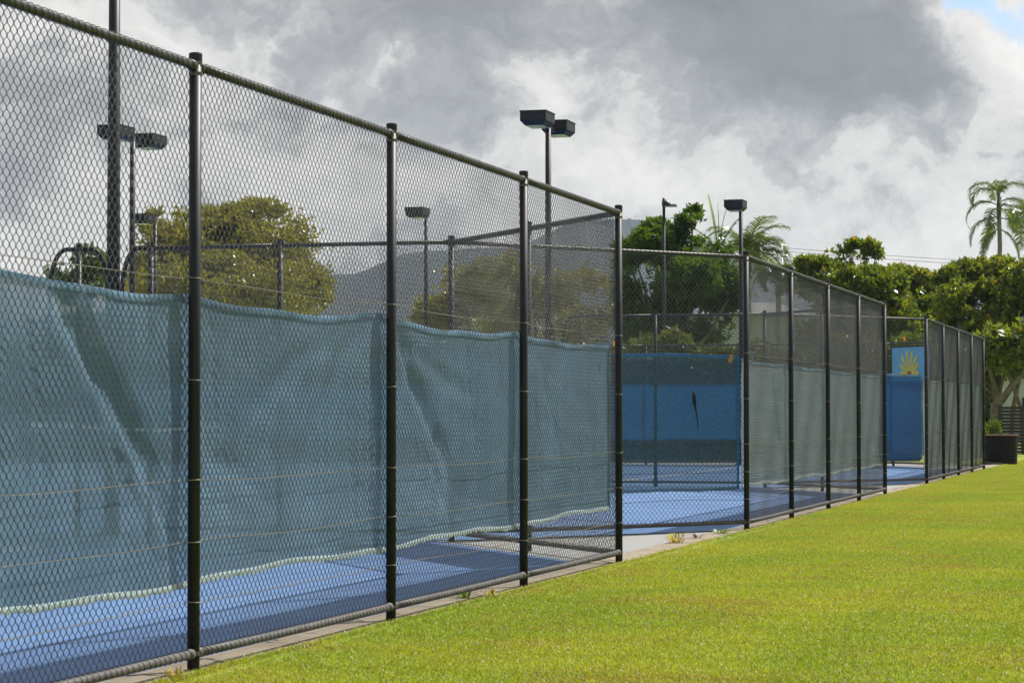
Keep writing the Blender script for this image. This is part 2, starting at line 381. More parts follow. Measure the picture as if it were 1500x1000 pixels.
# ------------------------------------------------------------------ chain link fences
PITCHW = BAY/51
def link_panel(L, z0, z1, seed=0, r=.0019):
    """woven diamond mesh: every wire a flattened helix hooked to its neighbours"""
    g = np.random.default_rng(seed)
    p = PITCHW; nw = max(2, int(round(L/p*2))); p = L/nw; nk = int(round((z1-z0)/p))
    pts = []; dz = (z1-z0)/nk
    hook = p/2+.0022; dep = .0034
    # stations: around every peak three points, giving a rounded hook
    prof = []
    for k in range(nk+1):
        s = 1 if k % 2 == 0 else -1
        nxt_front = (s < 0)        # leaving a left peak goes up to the right: front side
        yin = dep if not nxt_front else -dep
        # coming in on one side, leaving on the other
        prof += [(s*(hook-.0034), k*dz-.0055, -dep*(-1 if s > 0 else 1)), (s*hook, k*dz, 0), (s*(hook-.0034), k*dz+.0055, dep*(-1 if s > 0 else 1))]
    prof = np.array(prof)
    allV = []; allF = []; base = 0; sides = 4
    ang = np.arange(sides)*2*PI/sides+PI/4
    ph = g.uniform(0, 6.28, 6)
    for i in range(nw):
        sgn = 1 if i % 2 == 0 else -1
        c = prof.copy()
        if sgn < 0:   # shift half a period so that peaks meet
            c[:, 0] = -c[:, 0]; c[:, 2] = c[:, 2]*-1
        x = (i+.5)*p + c[:, 0]; z = z0 + c[:, 1]; y = c[:, 2]
        # slight slackness of the whole net
        wob = .006*np.sin(x*2.1+z*1.3+ph[0])+.004*np.sin(x*5.3-z*3.7+ph[1])
        dzx = .0035*np.sin(x*3.3+ph[2]+z*2.0)+.0008*g.standard_normal()
        P = np.stack([x+.002*np.sin(z*6+ph[3]+i*.13), y+wob, z+dzx*np.sin(np.clip((z-z0)/(z1-z0), 0, 1)*PI)], -1)
        T = np.gradient(P, axis=0); T /= np.linalg.norm(T, axis=1)[:, None]
        A = np.cross(T, np.array([0, 1., 0])); A /= np.linalg.norm(A, axis=1)[:, None]; B = np.cross(T, A)
        ring = P[:, None, :] + r*(A[:, None, :]*np.cos(ang)[None, :, None]+B[:, None, :]*np.sin(ang)[None, :, None])
        m_ = len(P); allV.append(ring.reshape(-1, 3))
        I = base+np.arange(m_*sides).reshape(m_, sides); J = np.roll(I, -1, axis=1)
        allF.append(np.stack([I[:-1], J[:-1], J[1:], I[1:]], -1).reshape(-1, 4)); base += m_*sides
    return np_mesh('mesh_panel', np.concatenate(allV), np.concatenate(allF), M['wire'], True)
def lacing(L, zc, rr=.0232, seed=0, r=.0026):
    """one wire spiralling round the rail, once per diamond"""
    g = np.random.default_rng(seed); n = int(L/PITCHW); sd_ = 12; sh = g.normal(0, .007, n+1)
    t = np.arange(n*sd_+1)/sd_; fr = t % 1; fr2 = fr-.09*np.sin(2*PI*fr*1.0)
    x = (np.floor(t)+np.where(fr < .72, fr*.45, .324+(fr-.72)*2.414))*L/n+np.interp(t, np.arange(n+1), sh)
    a = 2*PI*fr+PI/2+PI
    P = np.stack([x, (rr+.0012)*np.cos(a), zc+(rr+.0012)*np.sin(a)], -1); rad = np.stack([0*a, np.cos(a), np.sin(a)], -1); ex = np.array([r, 0, 0])
    ring = np.stack([P+ex, P+rad*r, P-ex, P-rad*r*.5], 1); V = ring.reshape(-1, 3); I = np.arange(len(P)*4).reshape(-1, 4); J = np.roll(I, -1, axis=1)
    F = np.stack([I[:-1], I[1:], J[1:], J[:-1]], -1).reshape(-1, 4)
    return np_mesh('lacing_wire', V, F, M['lace'], True)
RAILR = .021; ZT = 2.965; ZB = .085
panel_cache = {}
def get_panel(L, z0=.085, z1=2.95, seed=0):
    k = (round(L, 3), round(z0, 3), round(z1, 3), seed)
    if k not in panel_cache: panel_cache[k] = link_panel(L, z0, z1, seed)
    return panel_cache[k]
lace_cache = {}
def get_lace(L, z, seed=0):
    k = (round(L, 3), z, seed)
    if k not in lace_cache: lace_cache[k] = lacing(L, z, seed=seed)
    return lace_cache[k]
# one post mesh: tube with collar, domed cap and tie bands
def post_mesh():
    mb = MB(); mb.tube([(0, 0, -.08), (0, 0, H-.03)], .0305, 20); me = mb.mesh('post', M['post'], True); return me
def cap_mesh():
    mb = MB(); mb.tube([(0, 0, H-.045), (0, 0, H-.008), (0, 0, H-.002), (0, 0, H+.001)], [.0335, .0335, .031, .022], 20); return mb.mesh('post_cap', M['post'], False)
def band_mesh(hh):
    mb = MB(); mb.tube([(0, 0, -hh), (0, 0, hh)], .0338, 18); return mb.mesh('rail_band', M['clamp'], False)
def tie_mesh():
    mb = MB(); pts = [(.0325*math.cos(a), .0325*math.sin(a), .0025*math.sin(a)) for a in np.linspace(0, 2*PI, 15)]; mb.tube(pts, .0024, 5, False); return mb.mesh('tie_wire', M['strain'], True)
POST, CAP, BAND, TIE = post_mesh(), cap_mesh(), band_mesh(.009), tie_mesh()
def base_mesh():
    mb = MB(); mb.tube([(0, 0, -.02), (0, 0, .006), (0, 0, .012)], [.055, .05, .034], 12); return mb.mesh('footing', M['kerb'])
def add_post(parent, x, d=0):
    p = link('post', POST, parent, (x, 0, 0)); link('post_cap', CAP, p); 
    for z in (ZT+.012, ZT-.04, ZB): link('rail_band', BAND, p, (0, 0, z))
    for z in (1.92, 1.42, .93, .63, .335): link('tie_wire', TIE, p, (0, 0, z), random.uniform(0, 6))
    return p
def rail(parent, L, z, name, x0=.03, r=RAILR, sag=0):
    mb = MB(); pts = []
    nseg = max(2, int(L/.5)); 
    for i in range(nseg+1):
        t = i/nseg; pts.append((x0+(L-2*x0)*t, 0, z-sag*math.sin(PI*t)))
    mb.tube(pts, r, 14); 
    for xx in (x0+.0, L-x0):       # end cups
        s_ = 1 if xx < L/2 else -1
        mb.tube([(xx-.002*s_, 0, z), (xx+.035*s_, 0, z), (xx+.045*s_, 0, z)], [.027, .027, .022], 14)
    return mb.build(name, M['rail_low' if name == 'bottom_rail' else 'rail'], parent, True)
WZ = (1.92, .93, .63, .335)
def strain(parent, x0, L, zs=WZ, m='strain', seed=0):
    g = random.Random(seed)
    for z in zs:
        nn = int(L/.012); t = np.linspace(0, 1, nn+1); a = t*L/.06*2*PI
        sg = .012*np.sin(PI*((t*L/BAY) % 1))+.004*np.sin(t*L*2.7+z*9)
        ca, sa = np.cos(a), np.sin(a); P = np.stack([x0+t*L, .024+0*t, z-sg], -1); A = np.stack([0*t, ca, sa], -1)*.0036; B = np.stack([0*t, -sa, ca], -1)*.0016
        ring = np.stack([P+A, P+B, P-A, P-B], 1); I = np.arange(len(P)*4).reshape(-1, 4); J = np.roll(I, -1, axis=1)
        link('strain_wire', np_mesh('strain_wire', ring.reshape(-1, 3), np.stack([I[:-1], I[1:], J[1:], J[:-1]], -1).reshape(-1, 4), M[m], True), parent)
MESHY = .033
def fence_run(name, a, b, nb, label, group=None, extra_posts=(), strains=True, seed=0, mids=None, skip_last=False, wire_m='strain', skip_first=False, rail_sides=14):
    """straight run from world point a to b divided in nb bays"""
    d = b-a; L = d.length; rz = math.atan2(d.y, d.x); root = empty(name, (a.x, a.y, 0), rz)
    tag(root, label, 'fence', group)
    bl = L/nb
    for i in range(nb+1):
        if (i == nb and skip_last) or (i == 0 and skip_first): continue
        add_post(root, i*bl)
    for x in extra_posts: add_post(root, x)
    for i in range(nb):
        h = empty_part = None
        o = link('mesh_panel', get_panel(bl, seed=(seed+i) % 2), root, (i*bl, MESHY, 0))
        r1 = rail(root, bl, ZT, 'top_rail'); r1.location = (i*bl, 0, 0); link('lacing_wire', get_lace(bl-.1, ZT, (seed+i) % 2), r1, (.05, 0, 0))
        r2 = rail(root, bl, ZB, 'bottom_rail', sag=.006); r2.location = (i*bl, 0, 0); link('lacing_wire', get_lace(bl-.1, ZB, (seed+i+1) % 2), r2, (.05, 0, 0))
    if strains: strain(root, 0, L, m=wire_m, seed=seed)
    return root
# local +x runs along u, so local -y faces the lawn
f1 = fence_run('chain_link_fence', W(-2*BAY, 0), W(3*BAY, 0), 5, 'tall black chain-link fence nearest the camera, running from the left edge along the lawn', 'front fences along the lawn', seed=0)
f2 = fence_run('chain_link_fence', W(5*BAY, 0), W(9*BAY, 0), 4, 'middle black chain-link fence of four bays standing beside the lawn past the first entry', 'front fences along the lawn', seed=1)
f3 = fence_run('chain_link_fence', W(11*BAY, 0), W(15*BAY, 0), 4, 'farthest black chain-link fence of four bays beside the lawn, ending at the dark round tub', 'front fences along the lawn', seed=0, wire_m='rail')
def chamfer(ua, ub_, label, mid, wm='rail'):
    return fence_run('corner_fence', W(*ua), W(*ub_), 2 if mid else 1, label, 'angled corner fences at the court entries', skip_first=True, skip_last=True, seed=1, wire_m=wm)
JA, JB, JC = 4*BAY, 10*BAY, 16*BAY
ch1 = chamfer((3*BAY, 0), (JA, JN), 'angled chain-link fence seen through the end bay of the nearest fence', True)
ch2 = chamfer((JA, JN), (5*BAY, 0), 'angled chain-link fence behind the first entry slab, left of the middle fence corner post', False)
ch3 = chamfer((9*BAY, 0), (JB, JN), 'angled chain-link fence behind the end bay of the middle fence', True)
ch4 = chamfer((JB, JN), (11*BAY, 0), 'angled chain-link fence behind the second entry slab, in front of the yellow sunburst sign', False)
ch5 = chamfer((15*BAY, 0), (JC, JN), 'angled chain-link fence at the far end that carries the sunburst sign', True)

def divider(uj, npos, label, full=None):
    """fence between two courts; tall at its end, then its rail curves down to a low middle stretch"""
    a = W(uj, JN); root = empty('divider_fence', (a.x, a.y, 0), math.atan2(N.y, N.x)); tag(root, label, 'fence', 'fences between the courts')
    ext = [0]+[n-JN for n in npos]
    for x in ext: add_post(root, x)
    for x0, x1 in zip(ext[:-1], ext[1:]):
        L = x1-x0
        link('mesh_panel', get_panel(L, seed=1), root, (x0, .03, 0))
        r1 = rail(root, L, ZT, 'top_rail'); r1.location = (x0, 0, 0); r2 = rail(root, L, ZB, 'bottom_rail'); r2.location = (x0, 0, 0)
    if full: return root
    xe = ext[-1]
    mb = MB()   # curved end: the rail bends down in an arc to the low rail
    def arc(x0, sgn, w_=.30, h=1.9):
        pts = [(x0, 0, ZT)]
        for t in np.linspace(0, PI/2, 12): pts.append((x0+sgn*(.12+(w_-.12)*math.sin(t)), 0, ZT-.45+.45*math.cos(t)))
        pts.append((x0+sgn*w_, 0, 1.07)); return pts
    mb.tube(arc(xe+.02, 1), .024, 12); o = mb.build('curved_rail', M['post'], root, True)
    # arch around the next post
    xh = 6.47-JN
    add_post(root, xh)
    mb = MB(); mb.tube(arc(xh+.02, 1, .31), .024, 12); mb.build('curved_rail', M['post'], root, True)
    mb = MB(); mb.tube(arc(xh-.02, -1, .31), .024, 12); mb.build('curved_rail', M['post'], root, True)
    # low stretch
    xl = xh+.31
    for k in range(3):
        mb = MB(); mb.tube([(xl+k*3, 0, 1.07), (xl+k*3+3, 0, 1.07)], .02, 10); mb.build('low_rail', M['post'], root, True)
        mb = MB(); mb.tube([(xl+k*3+3, 0, -.05), (xl+k*3+3, 0, 1.1)], .028, 12); mb.build('low_post', M['post'], root, True)
        link('mesh_panel', get_panel(3.0, .06, 1.06, 0), root, (xl+k*3, .03, 0))
    return root
dA = divider(JA, (4.24, 5.66), 'fence between the two nearer courts, its rail curving down, seen through the nearest fence')
dB = divider(JB, (4.33, 5.66), 'fence between the two farther courts, seen beyond the first entry')
dC = divider(JC, tuple(JN+3.07*k for k in range(1, 9)), 'end fence of the farthest court with blue screen, seen across the courts', full=True)

# ------------------------------------------------------------------ shade screens
def screen(name, a, b, topf, botf, label, m='screen', folds=(), off=.046, side=1, hem_m='hem', hemlow='hem_low', amp=1.0, dens=.035, seed=0, vhem=True, group='blue shade screens tied to the fences'):
    d = b-a; L = d.length; rz = math.atan2(d.y, d.x); root = empty(name, (a.x, a.y, 0), rz); tag(root, label, 'windscreen', group)
    g = np.random.default_rng(seed); nx = int(L/dens)+1; nzv = 48
    xs = np.linspace(0, L, nx); ts = np.linspace(0, 1, nzv)
    ph = g.uniform(0, 6.28, 12)
    def disp(x, z):
        w_ = .0016*np.sin(x*21-z*6+3*np.sin(z*2+x*.7))*np.sin(x*1.3+z*2)+.0012*np.sin(z*31+x*4+2*np.sin(x*1.9))+.006*np.sin(x*1.7+z*.8+ph[0])+.004*np.sin(x*4.1-z*2.2+ph[1])+.0022*np.sin(x*9.3+z*4+ph[2])+.0015*np.sin(z*13+x*3+ph[3])
        for (x0, z0, x1, z1, wd, am) in folds:
            dx, dz = x1-x0, z1-z0; ll = math.hypot(dx, dz); t = ((x-x0)*dx+(z-z0)*dz)/ll**2
            q = ((x-x0)*dz-(z-z0)*dx)/ll
            bend = .03*np.sin(t*4+x0)
            env = np.clip(t*5+.6, 0, 1)*np.clip((1.1-t)*4, 0, 1)
            w_ = w_+am*np.exp(-((q+bend)/wd)**2)*env - .18*am*np.exp(-((q+bend-1.7*wd)/(wd*1.2))**2)*env
        return np.maximum(w_*amp, -.022)
    X, T = np.meshgrid(xs, ts, indexing='ij')
    Zt = topf(X); Zb = botf(X); Z = Zb+(Zt-Zb)*T
    Yv = disp(X, Z); pin = np.clip(np.minimum(T, 1-T)*8, .25, 1); Yv = side*(off+.018+Yv*pin)
    V = np.stack([X, Yv, Z], -1).reshape(-1, 3); I = np.arange(V.shape[0]).reshape(X.shape)
    F = np.stack([I[:-1, :-1], I[1:, :-1], I[1:, 1:], I[:-1, 1:]], -1).reshape(-1, 4)
    link('cloth', np_mesh('cloth', V, F, M[m], True), root)
    def strip(nm, zlo, zhi, mm, jag):
        zz = np.stack([zlo, .5*(zlo+zhi), zhi], 1)+jag*g.standard_normal((len(xs), 3))*np.array([1, .2, .1])
        yy_ = side*(off+.010+.25*disp(xs[:, None], zz)+np.array([0, -.006, 0]))
        V = np.stack([np.repeat(xs[:, None], 3, 1), yy_, zz], -1).reshape(-1, 3); I = np.arange(len(xs)*3).reshape(-1, 3)
        F = np.stack([I[:-1, :-1], I[1:, :-1], I[1:, 1:], I[:-1, 1:]], -1).reshape(-1, 4)
        link(nm, np_mesh(nm, V, F, M[mm], True), root)
    strip('top_hem', topf(xs)-.034, topf(xs)+.002, hem_m, .0012)
    strip('bottom_hem', botf(xs)-.004, botf(xs)+.03, hemlow, .004)
    if vhem:
        for xe in (0.0, L-.03):
            V = []; n_ = 20
            for i in range(n_):
                z = float(botf(np.array([xe]))[0]+(topf(np.array([xe]))[0]-botf(np.array([xe]))[0])*i/(n_-1)); V += [(xe, side*(off+.008), z), (xe+.035, side*(off+.008), z)]
            link('side_hem', make_mesh('side_hem', V, [(2*i, 2*i+1, 2*i+3, 2*i+2) for i in range(n_-1)], M[hem_m]), root)
    return root
def topf1(x):
    s_ = x/BAY-2; sag = np.where((s_ % 1 > 0), .042*np.abs(np.sin(PI*(s_ % 1)))**.8, 0)
    bump_ = .03*np.exp(-((s_-.93)/.1)**2)+.045*np.exp(-((s_+.62)/.22)**2)-.01*np.exp(-(s_/.2)**2)
    return 1.852-sag+bump_+.006*np.sin(x*5.3)+.0*x
def botf1(x): return .405+.012*(x/BAY-1.3)+.012*np.sin(x*1.9)+.006*np.sin(x*5.1)
def B1(s): return (s+2)*BAY
folds1 = [(B1(-.45), 1.83, B1(-.12), .95, .085, .050), (B1(-.12), .95, B1(-.02), .5, .07, .022), (B1(-.36), 1.8, B1(-.22), .8, .05, .014), (B1(-.62), 1.6, B1(-.72), .7, .06, .014),
          (B1(-.05), 1.7, B1(-.03), .5, .035, .022), (B1(-.98), 1.8, B1(-.70), .9, .08, .02),
          (B1(.86), 1.82, B1(.58), .95, .085, .024), (B1(.80), 1.83, B1(.30), 1.25, .07, .016), (B1(.95), 1.8, B1(.93), .5, .04, .024), (B1(.15), 1.0, B1(.45), .75, .06, .010), (B1(.66), 1.4, B1(.52), .5, .07, .014),
          (B1(1.10), 1.8, B1(1.45), .92, .085, .036), (B1(1.05), 1.82, B1(1.65), 1.35, .06, .012), (B1(1.4), 1.1, B1(1.3), .5, .06, .016), (B1(1.95), 1.8, B1(1.94), .5, .04, .02),
          (B1(2.2), 1.7, B1(2.45), .9, .06, .010), (B1(2.75), 1.6, B1(2.6), .7, .06, .010)]
folds1 += [(B1(s_), zt_, B1(s_+ds_), zt_-.9, wd_, am_) for s_, zt_, ds_, wd_, am_ in ((-.78, 1.5, .12, .035, .010), (-.55, 1.82, .05, .03, .008), (-.28, 1.2, .2, .03, .009), (.10, 1.8, .06, .03, .008), (.22, 1.5, -.1, .03, .007), (.40, 1.8, -.14, .035, .012), (.55, 1.8, -.25, .04, .014), (.72, 1.75, -.05, .03, .008), (.78, 1.3, .1, .03, .008), (1.2, 1.6, .2, .03, .010), (1.25, 1.2, .3, .03, .008), (1.6, 1.75, .08, .03, .008), (1.75, 1.4, -.1, .035, .009), (2.15, 1.5, .1, .035, .009), (2.5, 1.7, -.15, .04, .010), (2.6, 1.2, .2, .03, .007))]
folds1 = [(a, b, c, d, w_, k*1.05) for (a, b, c, d, w_, k) in folds1]
s1 = screen('shade_screen', W(-2*BAY, 0), W(3*BAY-.09, 0), topf1, botf1, 'creased grey-teal shade screen tied along the nearest fence, sagging between its posts', folds=folds1, seed=3)
flat_top = lambda h, s_=.02: (lambda x: h-s_*np.abs(np.sin(PI*x/BAY))+.004*np.sin(x*5))
flat_bot = lambda h: (lambda x: h+.012*np.sin(x*1.7)+.006*np.sin(x*5.1))
s2 = screen('shade_screen', W(5*BAY+.05, 0), W(9*BAY-.05, 0), flat_top(1.86), flat_bot(.45), 'grey shade screen along the middle fence beside the lawn', m='screen_grey', seed=4, amp=1.3, folds=[(2, 1.7, 2.6, .8, .07, .02), (6, 1.8, 5.4, .7, .07, .02), (9, 1.8, 9.7, .7, .08, .02)])
s3 = screen('shade_screen', W(11*BAY+.05, 0), W(15*BAY-.05, 0), flat_top(1.9), flat_bot(.22), 'grey shade screen along the farthest fence beside the lawn', m='screen_grey', seed=5, amp=1.3, folds=[(2, 1.7, 2.6, .8, .07, .02), (7, 1.8, 6.4, .7, .07, .02)])
def inset(a, b, m0=.06, m1=.06):
    d = (b-a).normalized(); return a+d*m0, b-d*m1
a, b = inset(W(3*BAY, 0), W(JA, JN)); s4 = screen('shade_screen', a, b, flat_top(1.86), flat_bot(.45), 'shade screen on the angled corner fence behind the end bay of the nearest fence', seed=6)
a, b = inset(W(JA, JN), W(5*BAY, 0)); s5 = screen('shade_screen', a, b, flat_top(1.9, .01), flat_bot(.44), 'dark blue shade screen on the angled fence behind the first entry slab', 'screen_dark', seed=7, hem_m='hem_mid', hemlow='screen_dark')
a, b = inset(W(9*BAY, 0), W(JB, JN)); s6 = screen('shade_screen', a, b, flat_top(1.86), flat_bot(.45), 'shade screen on the angled corner fence behind the end bay of the middle fence', seed=8)
a, b = inset(W(JB, JN), W(11*BAY, 0)); s7 = screen('shade_screen', a, b, flat_top(1.97, .01), flat_bot(.44), 'deep blue shade screen beneath the yellow sunburst sign at the second entry', 'screen_blue', seed=9, hemlow='screen_blue', folds=[(2.3, 1.9, 2.6, .5, .1, .02)])
a, b = inset(W(15*BAY, 0), W(JC, JN)); s8 = screen('shade_screen', a, b, flat_top(1.86), flat_bot(.35), 'shade screen on the angled fence at the far end of the courts', seed=10)
s9 = screen('shade_screen', W(JC, JN+.05), W(JC, JN+24.4), flat_top(2.0), flat_bot(.62), 'blue shade screen on the end fence, seen across the farther courts', 'screen_far', seed=11, side=1, vhem=False, hem_m='screen_far', hemlow='screen_far')
# the torn slit: a black patch on the entry screen stands for the dark hole
def tear():
    p = W(JA, JN); q_ = W(5*BAY, 0); d = (q_-p); L = d.length; fx = None
    pts = [(0, .225), (.022, .20), (.034, .15), (.04, .1), (.042, .04), (.052, -.03), (.056, -.1), (.064, -.17), (.064, -.24), (.06, -.17), (.045, -.08), (.03, -.0), (.014, .04), (.004, .07), (-.012, .1), (-.016, .14), (-.022, .17), (-.012, .2)]
    g = random.Random(4); pts = [(x*.95+g.uniform(-.003, .003), z*.92) for x, z in pts]; n = len(pts)
    V = [(x, -.004, z) for x, z in pts]+[(x, .001, z) for x, z in pts]
    F = [tuple(range(n))[::-1], tuple(range(n, 2*n))]+[(i, (i+1) % n, n+(i+1) % n, n+i) for i in range(n)]
    o = link('tear_patch', make_mesh('tear_patch', V, F, M['black_hole']), s5); s = (at(1017, 605, 26.4)-p).dot(d/L); o.location = (s, .0, EYE+.035)
tear()
def tie_tag(parent, x, z, y=-.02):
    mb = MB(); mb.box(x-.018, x+.03, y-.012, y, z-.03, z+.02, .003); o = mb.build('tie_knot', M['tag'], parent)
tie_tag(s1, 5*BAY-.27, 1.85, -.008); tie_tag(s5, 3.6, 1.84, .0); tie_tag(s5, 3.62, 1.88, .0)

# sunburst sign on the far angled fence
def sign():
    a = W(JC, JN); b = W(15*BAY, 0); d = (b-a).normalized(); L = 1.75; nn = Vector((-d.y, d.x, 0))
    root = empty('sunburst_sign', (a.x, a.y, 0), math.atan2(d.y, d.x)); tag(root, 'light blue sign with a yellow sunburst, fixed high on the far angled fence', 'sign')
    m_b = simple('sign face blue', (.13, .42, .62), (.17, .48, .68), 3, .5); m_y = simple('sign yellow', (.72, .58, .06), (.78, .66, .12), 9, .5); m_o = simple('sign orange brown', (.42, .18, .05), (.3, .14, .05), 9, .5)
    mb = MB(); mb.box(0.06, L, -.065, -.055, 2.05, 2.86); mb.build('panel', m_b, root)
    mb = MB()
    for x in (.03, L): mb.box(x, x+.03, -.072, -.045, 2.02, 2.89)
    mb.box(.06, L, -.072, -.045, 2.86, 2.89); mb.build('frame', M['post'], root)
    cx, cz = .86, 2.22; mb = MB()
    for k, (an, ln) in enumerate([(178, .44), (152, .50), (128, .58), (103, .62), (78, .58), (53, .56), (30, .48), (4, .42)]):
        a_ = R(an); t = Vector((math.cos(a_), 0, math.sin(a_)*.95)); s_ = Vector((-t.z, 0, t.x))
        prof = [(.06, .018), (.25, .03), (.6, .052), (.85, .055), (.97, .035), (1.0, .01)]
        Lf = [Vector((cx, -.068-.0004*k, cz))+t*(p*ln)+s_*w_ for p, w_ in prof]; Rt = [Vector((cx, -.068-.0004*k, cz))+t*(p*ln)-s_*w_ for p, w_ in prof]
        n_ = len(prof); mb = MB(); mb.add(Lf+Rt, [(i, i+1, n_+i+1, n_+i) for i in range(n_-1)]); mb.build('ray', m_y, root)
    mb = MB(); V = [(cx+.10*math.cos(t)*(1+.15*math.sin(5*t)), -.074, cz-.0+.075*math.sin(t)) for t in np.linspace(0, 2*PI, 18, endpoint=False)]; mb.add(V, [tuple(range(18))]); mb.build('sun_disc', m_o, root)
sign()

# ------------------------------------------------------------------ court lights
LZ = 6.23
def head_parts(root, sgn):
    """shoebox head, sgn=-1 towards the camera end of u"""
    mb = MB()
    L_, Wd, Ht = .62, .46, .25; x0 = .42*sgn; x1 = (.42+L_)*sgn; xa, xb = min(x0, x1), max(x0, x1)
    # box whose lower part tapers inward
    zt = LZ+.24; zm = LZ+.07; zb = LZ-.01; t = .07
    V = []
    for (z, e) in ((zt, .0), (zm, .0), (zb, t)):
        V += [(xa+e, -Wd/2+e, z), (xb-e, -Wd/2+e, z), (xb-e, Wd/2-e, z), (xa+e, Wd/2-e, z)]
    F = [(0, 1, 2, 3)]
    for k in (0, 4):
        for i in range(4): j = (i+1) % 4; F.append((k+i, k+4+i, k+4+j, k+j))
    mb.add(V, F); mb.box(xa-.008, xb+.008, -Wd/2-.008, Wd/2+.008, zt-.015, zt+.004)
    h = mb.build('lamp_head', M['lamp'], root)
    mb = MB(); mb.box(xa+t+.004, xb-t-.004, -Wd/2+t+.004, Wd/2-t-.004, zb-.006, zb+.004); mb.build('lens', M['lens'], h)
    mb = MB(); mb.box(min(.04*sgn, x0), max(.04*sgn, x0), -.035, .035, LZ+.02, LZ+.09); mb.build('arm', M['lamp'], root)
def court_light(u, n, label, heads=(-1, 1), r0=.065, r1=.05, group='court lights on tall black poles'):
    p = W(u, n); root = empty('court_light', p, math.atan2(U.y, U.x)); tag(root, label, 'light pole', group)
    mb = MB(); mb.tube([(0, 0, -.05), (0, 0, 3), (0, 0, LZ+.12)], [r0, (r0+r1)/2, r1], 16); mb.build('pole', M['post'], root, True)
    mb = MB(); mb.box(-.15, .15, -.15, .15, -.02, .03, .004); mb.build('base_plate', M['post'], root)
    for s_ in heads: head_parts(root, s_)
    return root
court_light(JA, 6.08, 'thick light pole rising out of the top of the frame at left', r0=.082, r1=.055)
court_light(JB, 6.25, 'court light with two box heads standing clear of the fences at centre')
court_light(JB, 14.17, 'court light with two box heads seen left of the nearest fence post')
court_light(JC, 6.15, 'court light with one box head beside the palms', heads=(-1,))
court_light(JC, 14.31, 'small distant court light with one box head in front of the blue hill', heads=(-1,))
court_light(JC, 21.82, 'small distant court light with one box head in front of the round olive tree', heads=(-1,))
def street_light():
    p = at(973, 609, 70); p.z = 0; k = 70/FPX
    root = empty('street_light', p, 0); tag(root, 'street light with a small hooded head in front of the dark green tree', 'street light')
    zt = at(973, 290, 70).z
    mb = MB(); mb.tube([(0, 0, 0), (0, 0, 2), (0, 0, zt)], [.06, .05, .04], 12); mb.build('pole', M['post'], root, True)
    # hooded head: half shell opening downwards
    V = []; F = []; n_ = 9; L_ = 20*k
    for i in range(7):
        t = i/6; x = -.05+L_*t*1.05; hh = (3.5+7*math.sin(PI*min(1, t*1.25+.22))**.8)*k*(1-.35*t) ; ww = .16*(1-.3*t)
        for j in range(n_):
            a_ = PI*j/(n_-1); V.append((x, ww*math.cos(a_), zt-12.5*k+.02+hh*math.sin(a_)-t*0.0))
    for i in range(6):
        for j in range(n_-1): F.append((i*n_+j, i*n_+j+1, (i+1)*n_+j+1, (i+1)*n_+j))
    F.append(tuple(range(n_))); F.append(tuple(6*n_+j for j in range(n_))[::-1])
    h = link('lamp_head', make_mesh('lamp_head', V, F, M['lamp'], False), root)
    mb = MB(); mb.box(.0, L_*.95, -.11, .11, zt-13.5*k+.01, zt-12.5*k+.018); mb.build('lens', M['lens'], h)
street_light()

# ------------------------------------------------------------------ nets
def net(c0, label):
    cu = c0+WID/2; nn_ = 5.75+11.885; a = W(cu-6.4, nn_); root = empty('tennis_net', a, math.atan2(U.y, U.x)); tag(root, label, 'net')
    Lw = 12.8
    def zt(x): t = abs(x-Lw/2)/(Lw/2); return .914+.156*t
    for x in (0, Lw):
        mb = MB(); mb.tube([(x, 0, 0), (x, 0, 1.1)], .04, 12); mb.build('net_post', M['post'], root, True)
    V = []; xs = np.linspace(0, Lw, 40)
    for x in xs: V += [(x, -.004, zt(x)-.05), (x, -.004, zt(x)), (x, .004, zt(x)), (x, .004, zt(x)-.05)]
    F = []
    for i in range(39):
        for k in range(4): F.append((4*i+k, 4*i+(k+1) % 4, 4*i+4+(k+1) % 4, 4*i+4+k))
    link('tape', make_mesh('tape', V, F, M['tape']), root)
    mb = MB()
    for x in np.arange(.05, Lw, .06): z = zt(x)-.05; mb.add([(x-.002, 0, .03), (x+.002, 0, .03), (x+.002, 0, z), (x-.002, 0, z)], [(0, 1, 2, 3)])
    for z in np.arange(.03, .86, .06): mb.add([(0, .001, z-.002), (Lw, .001, z-.002), (Lw, .001, z+.002), (0, .001, z+.002)], [(0, 1, 2, 3)])
    mb.build('net_cord', M['net'], root)
net(11*BAY, 'tennis net with a white tape across the farthest court, faint through the screens at left')
net(5*BAY, 'tennis net with a white tape across the middle court, at the left edge')

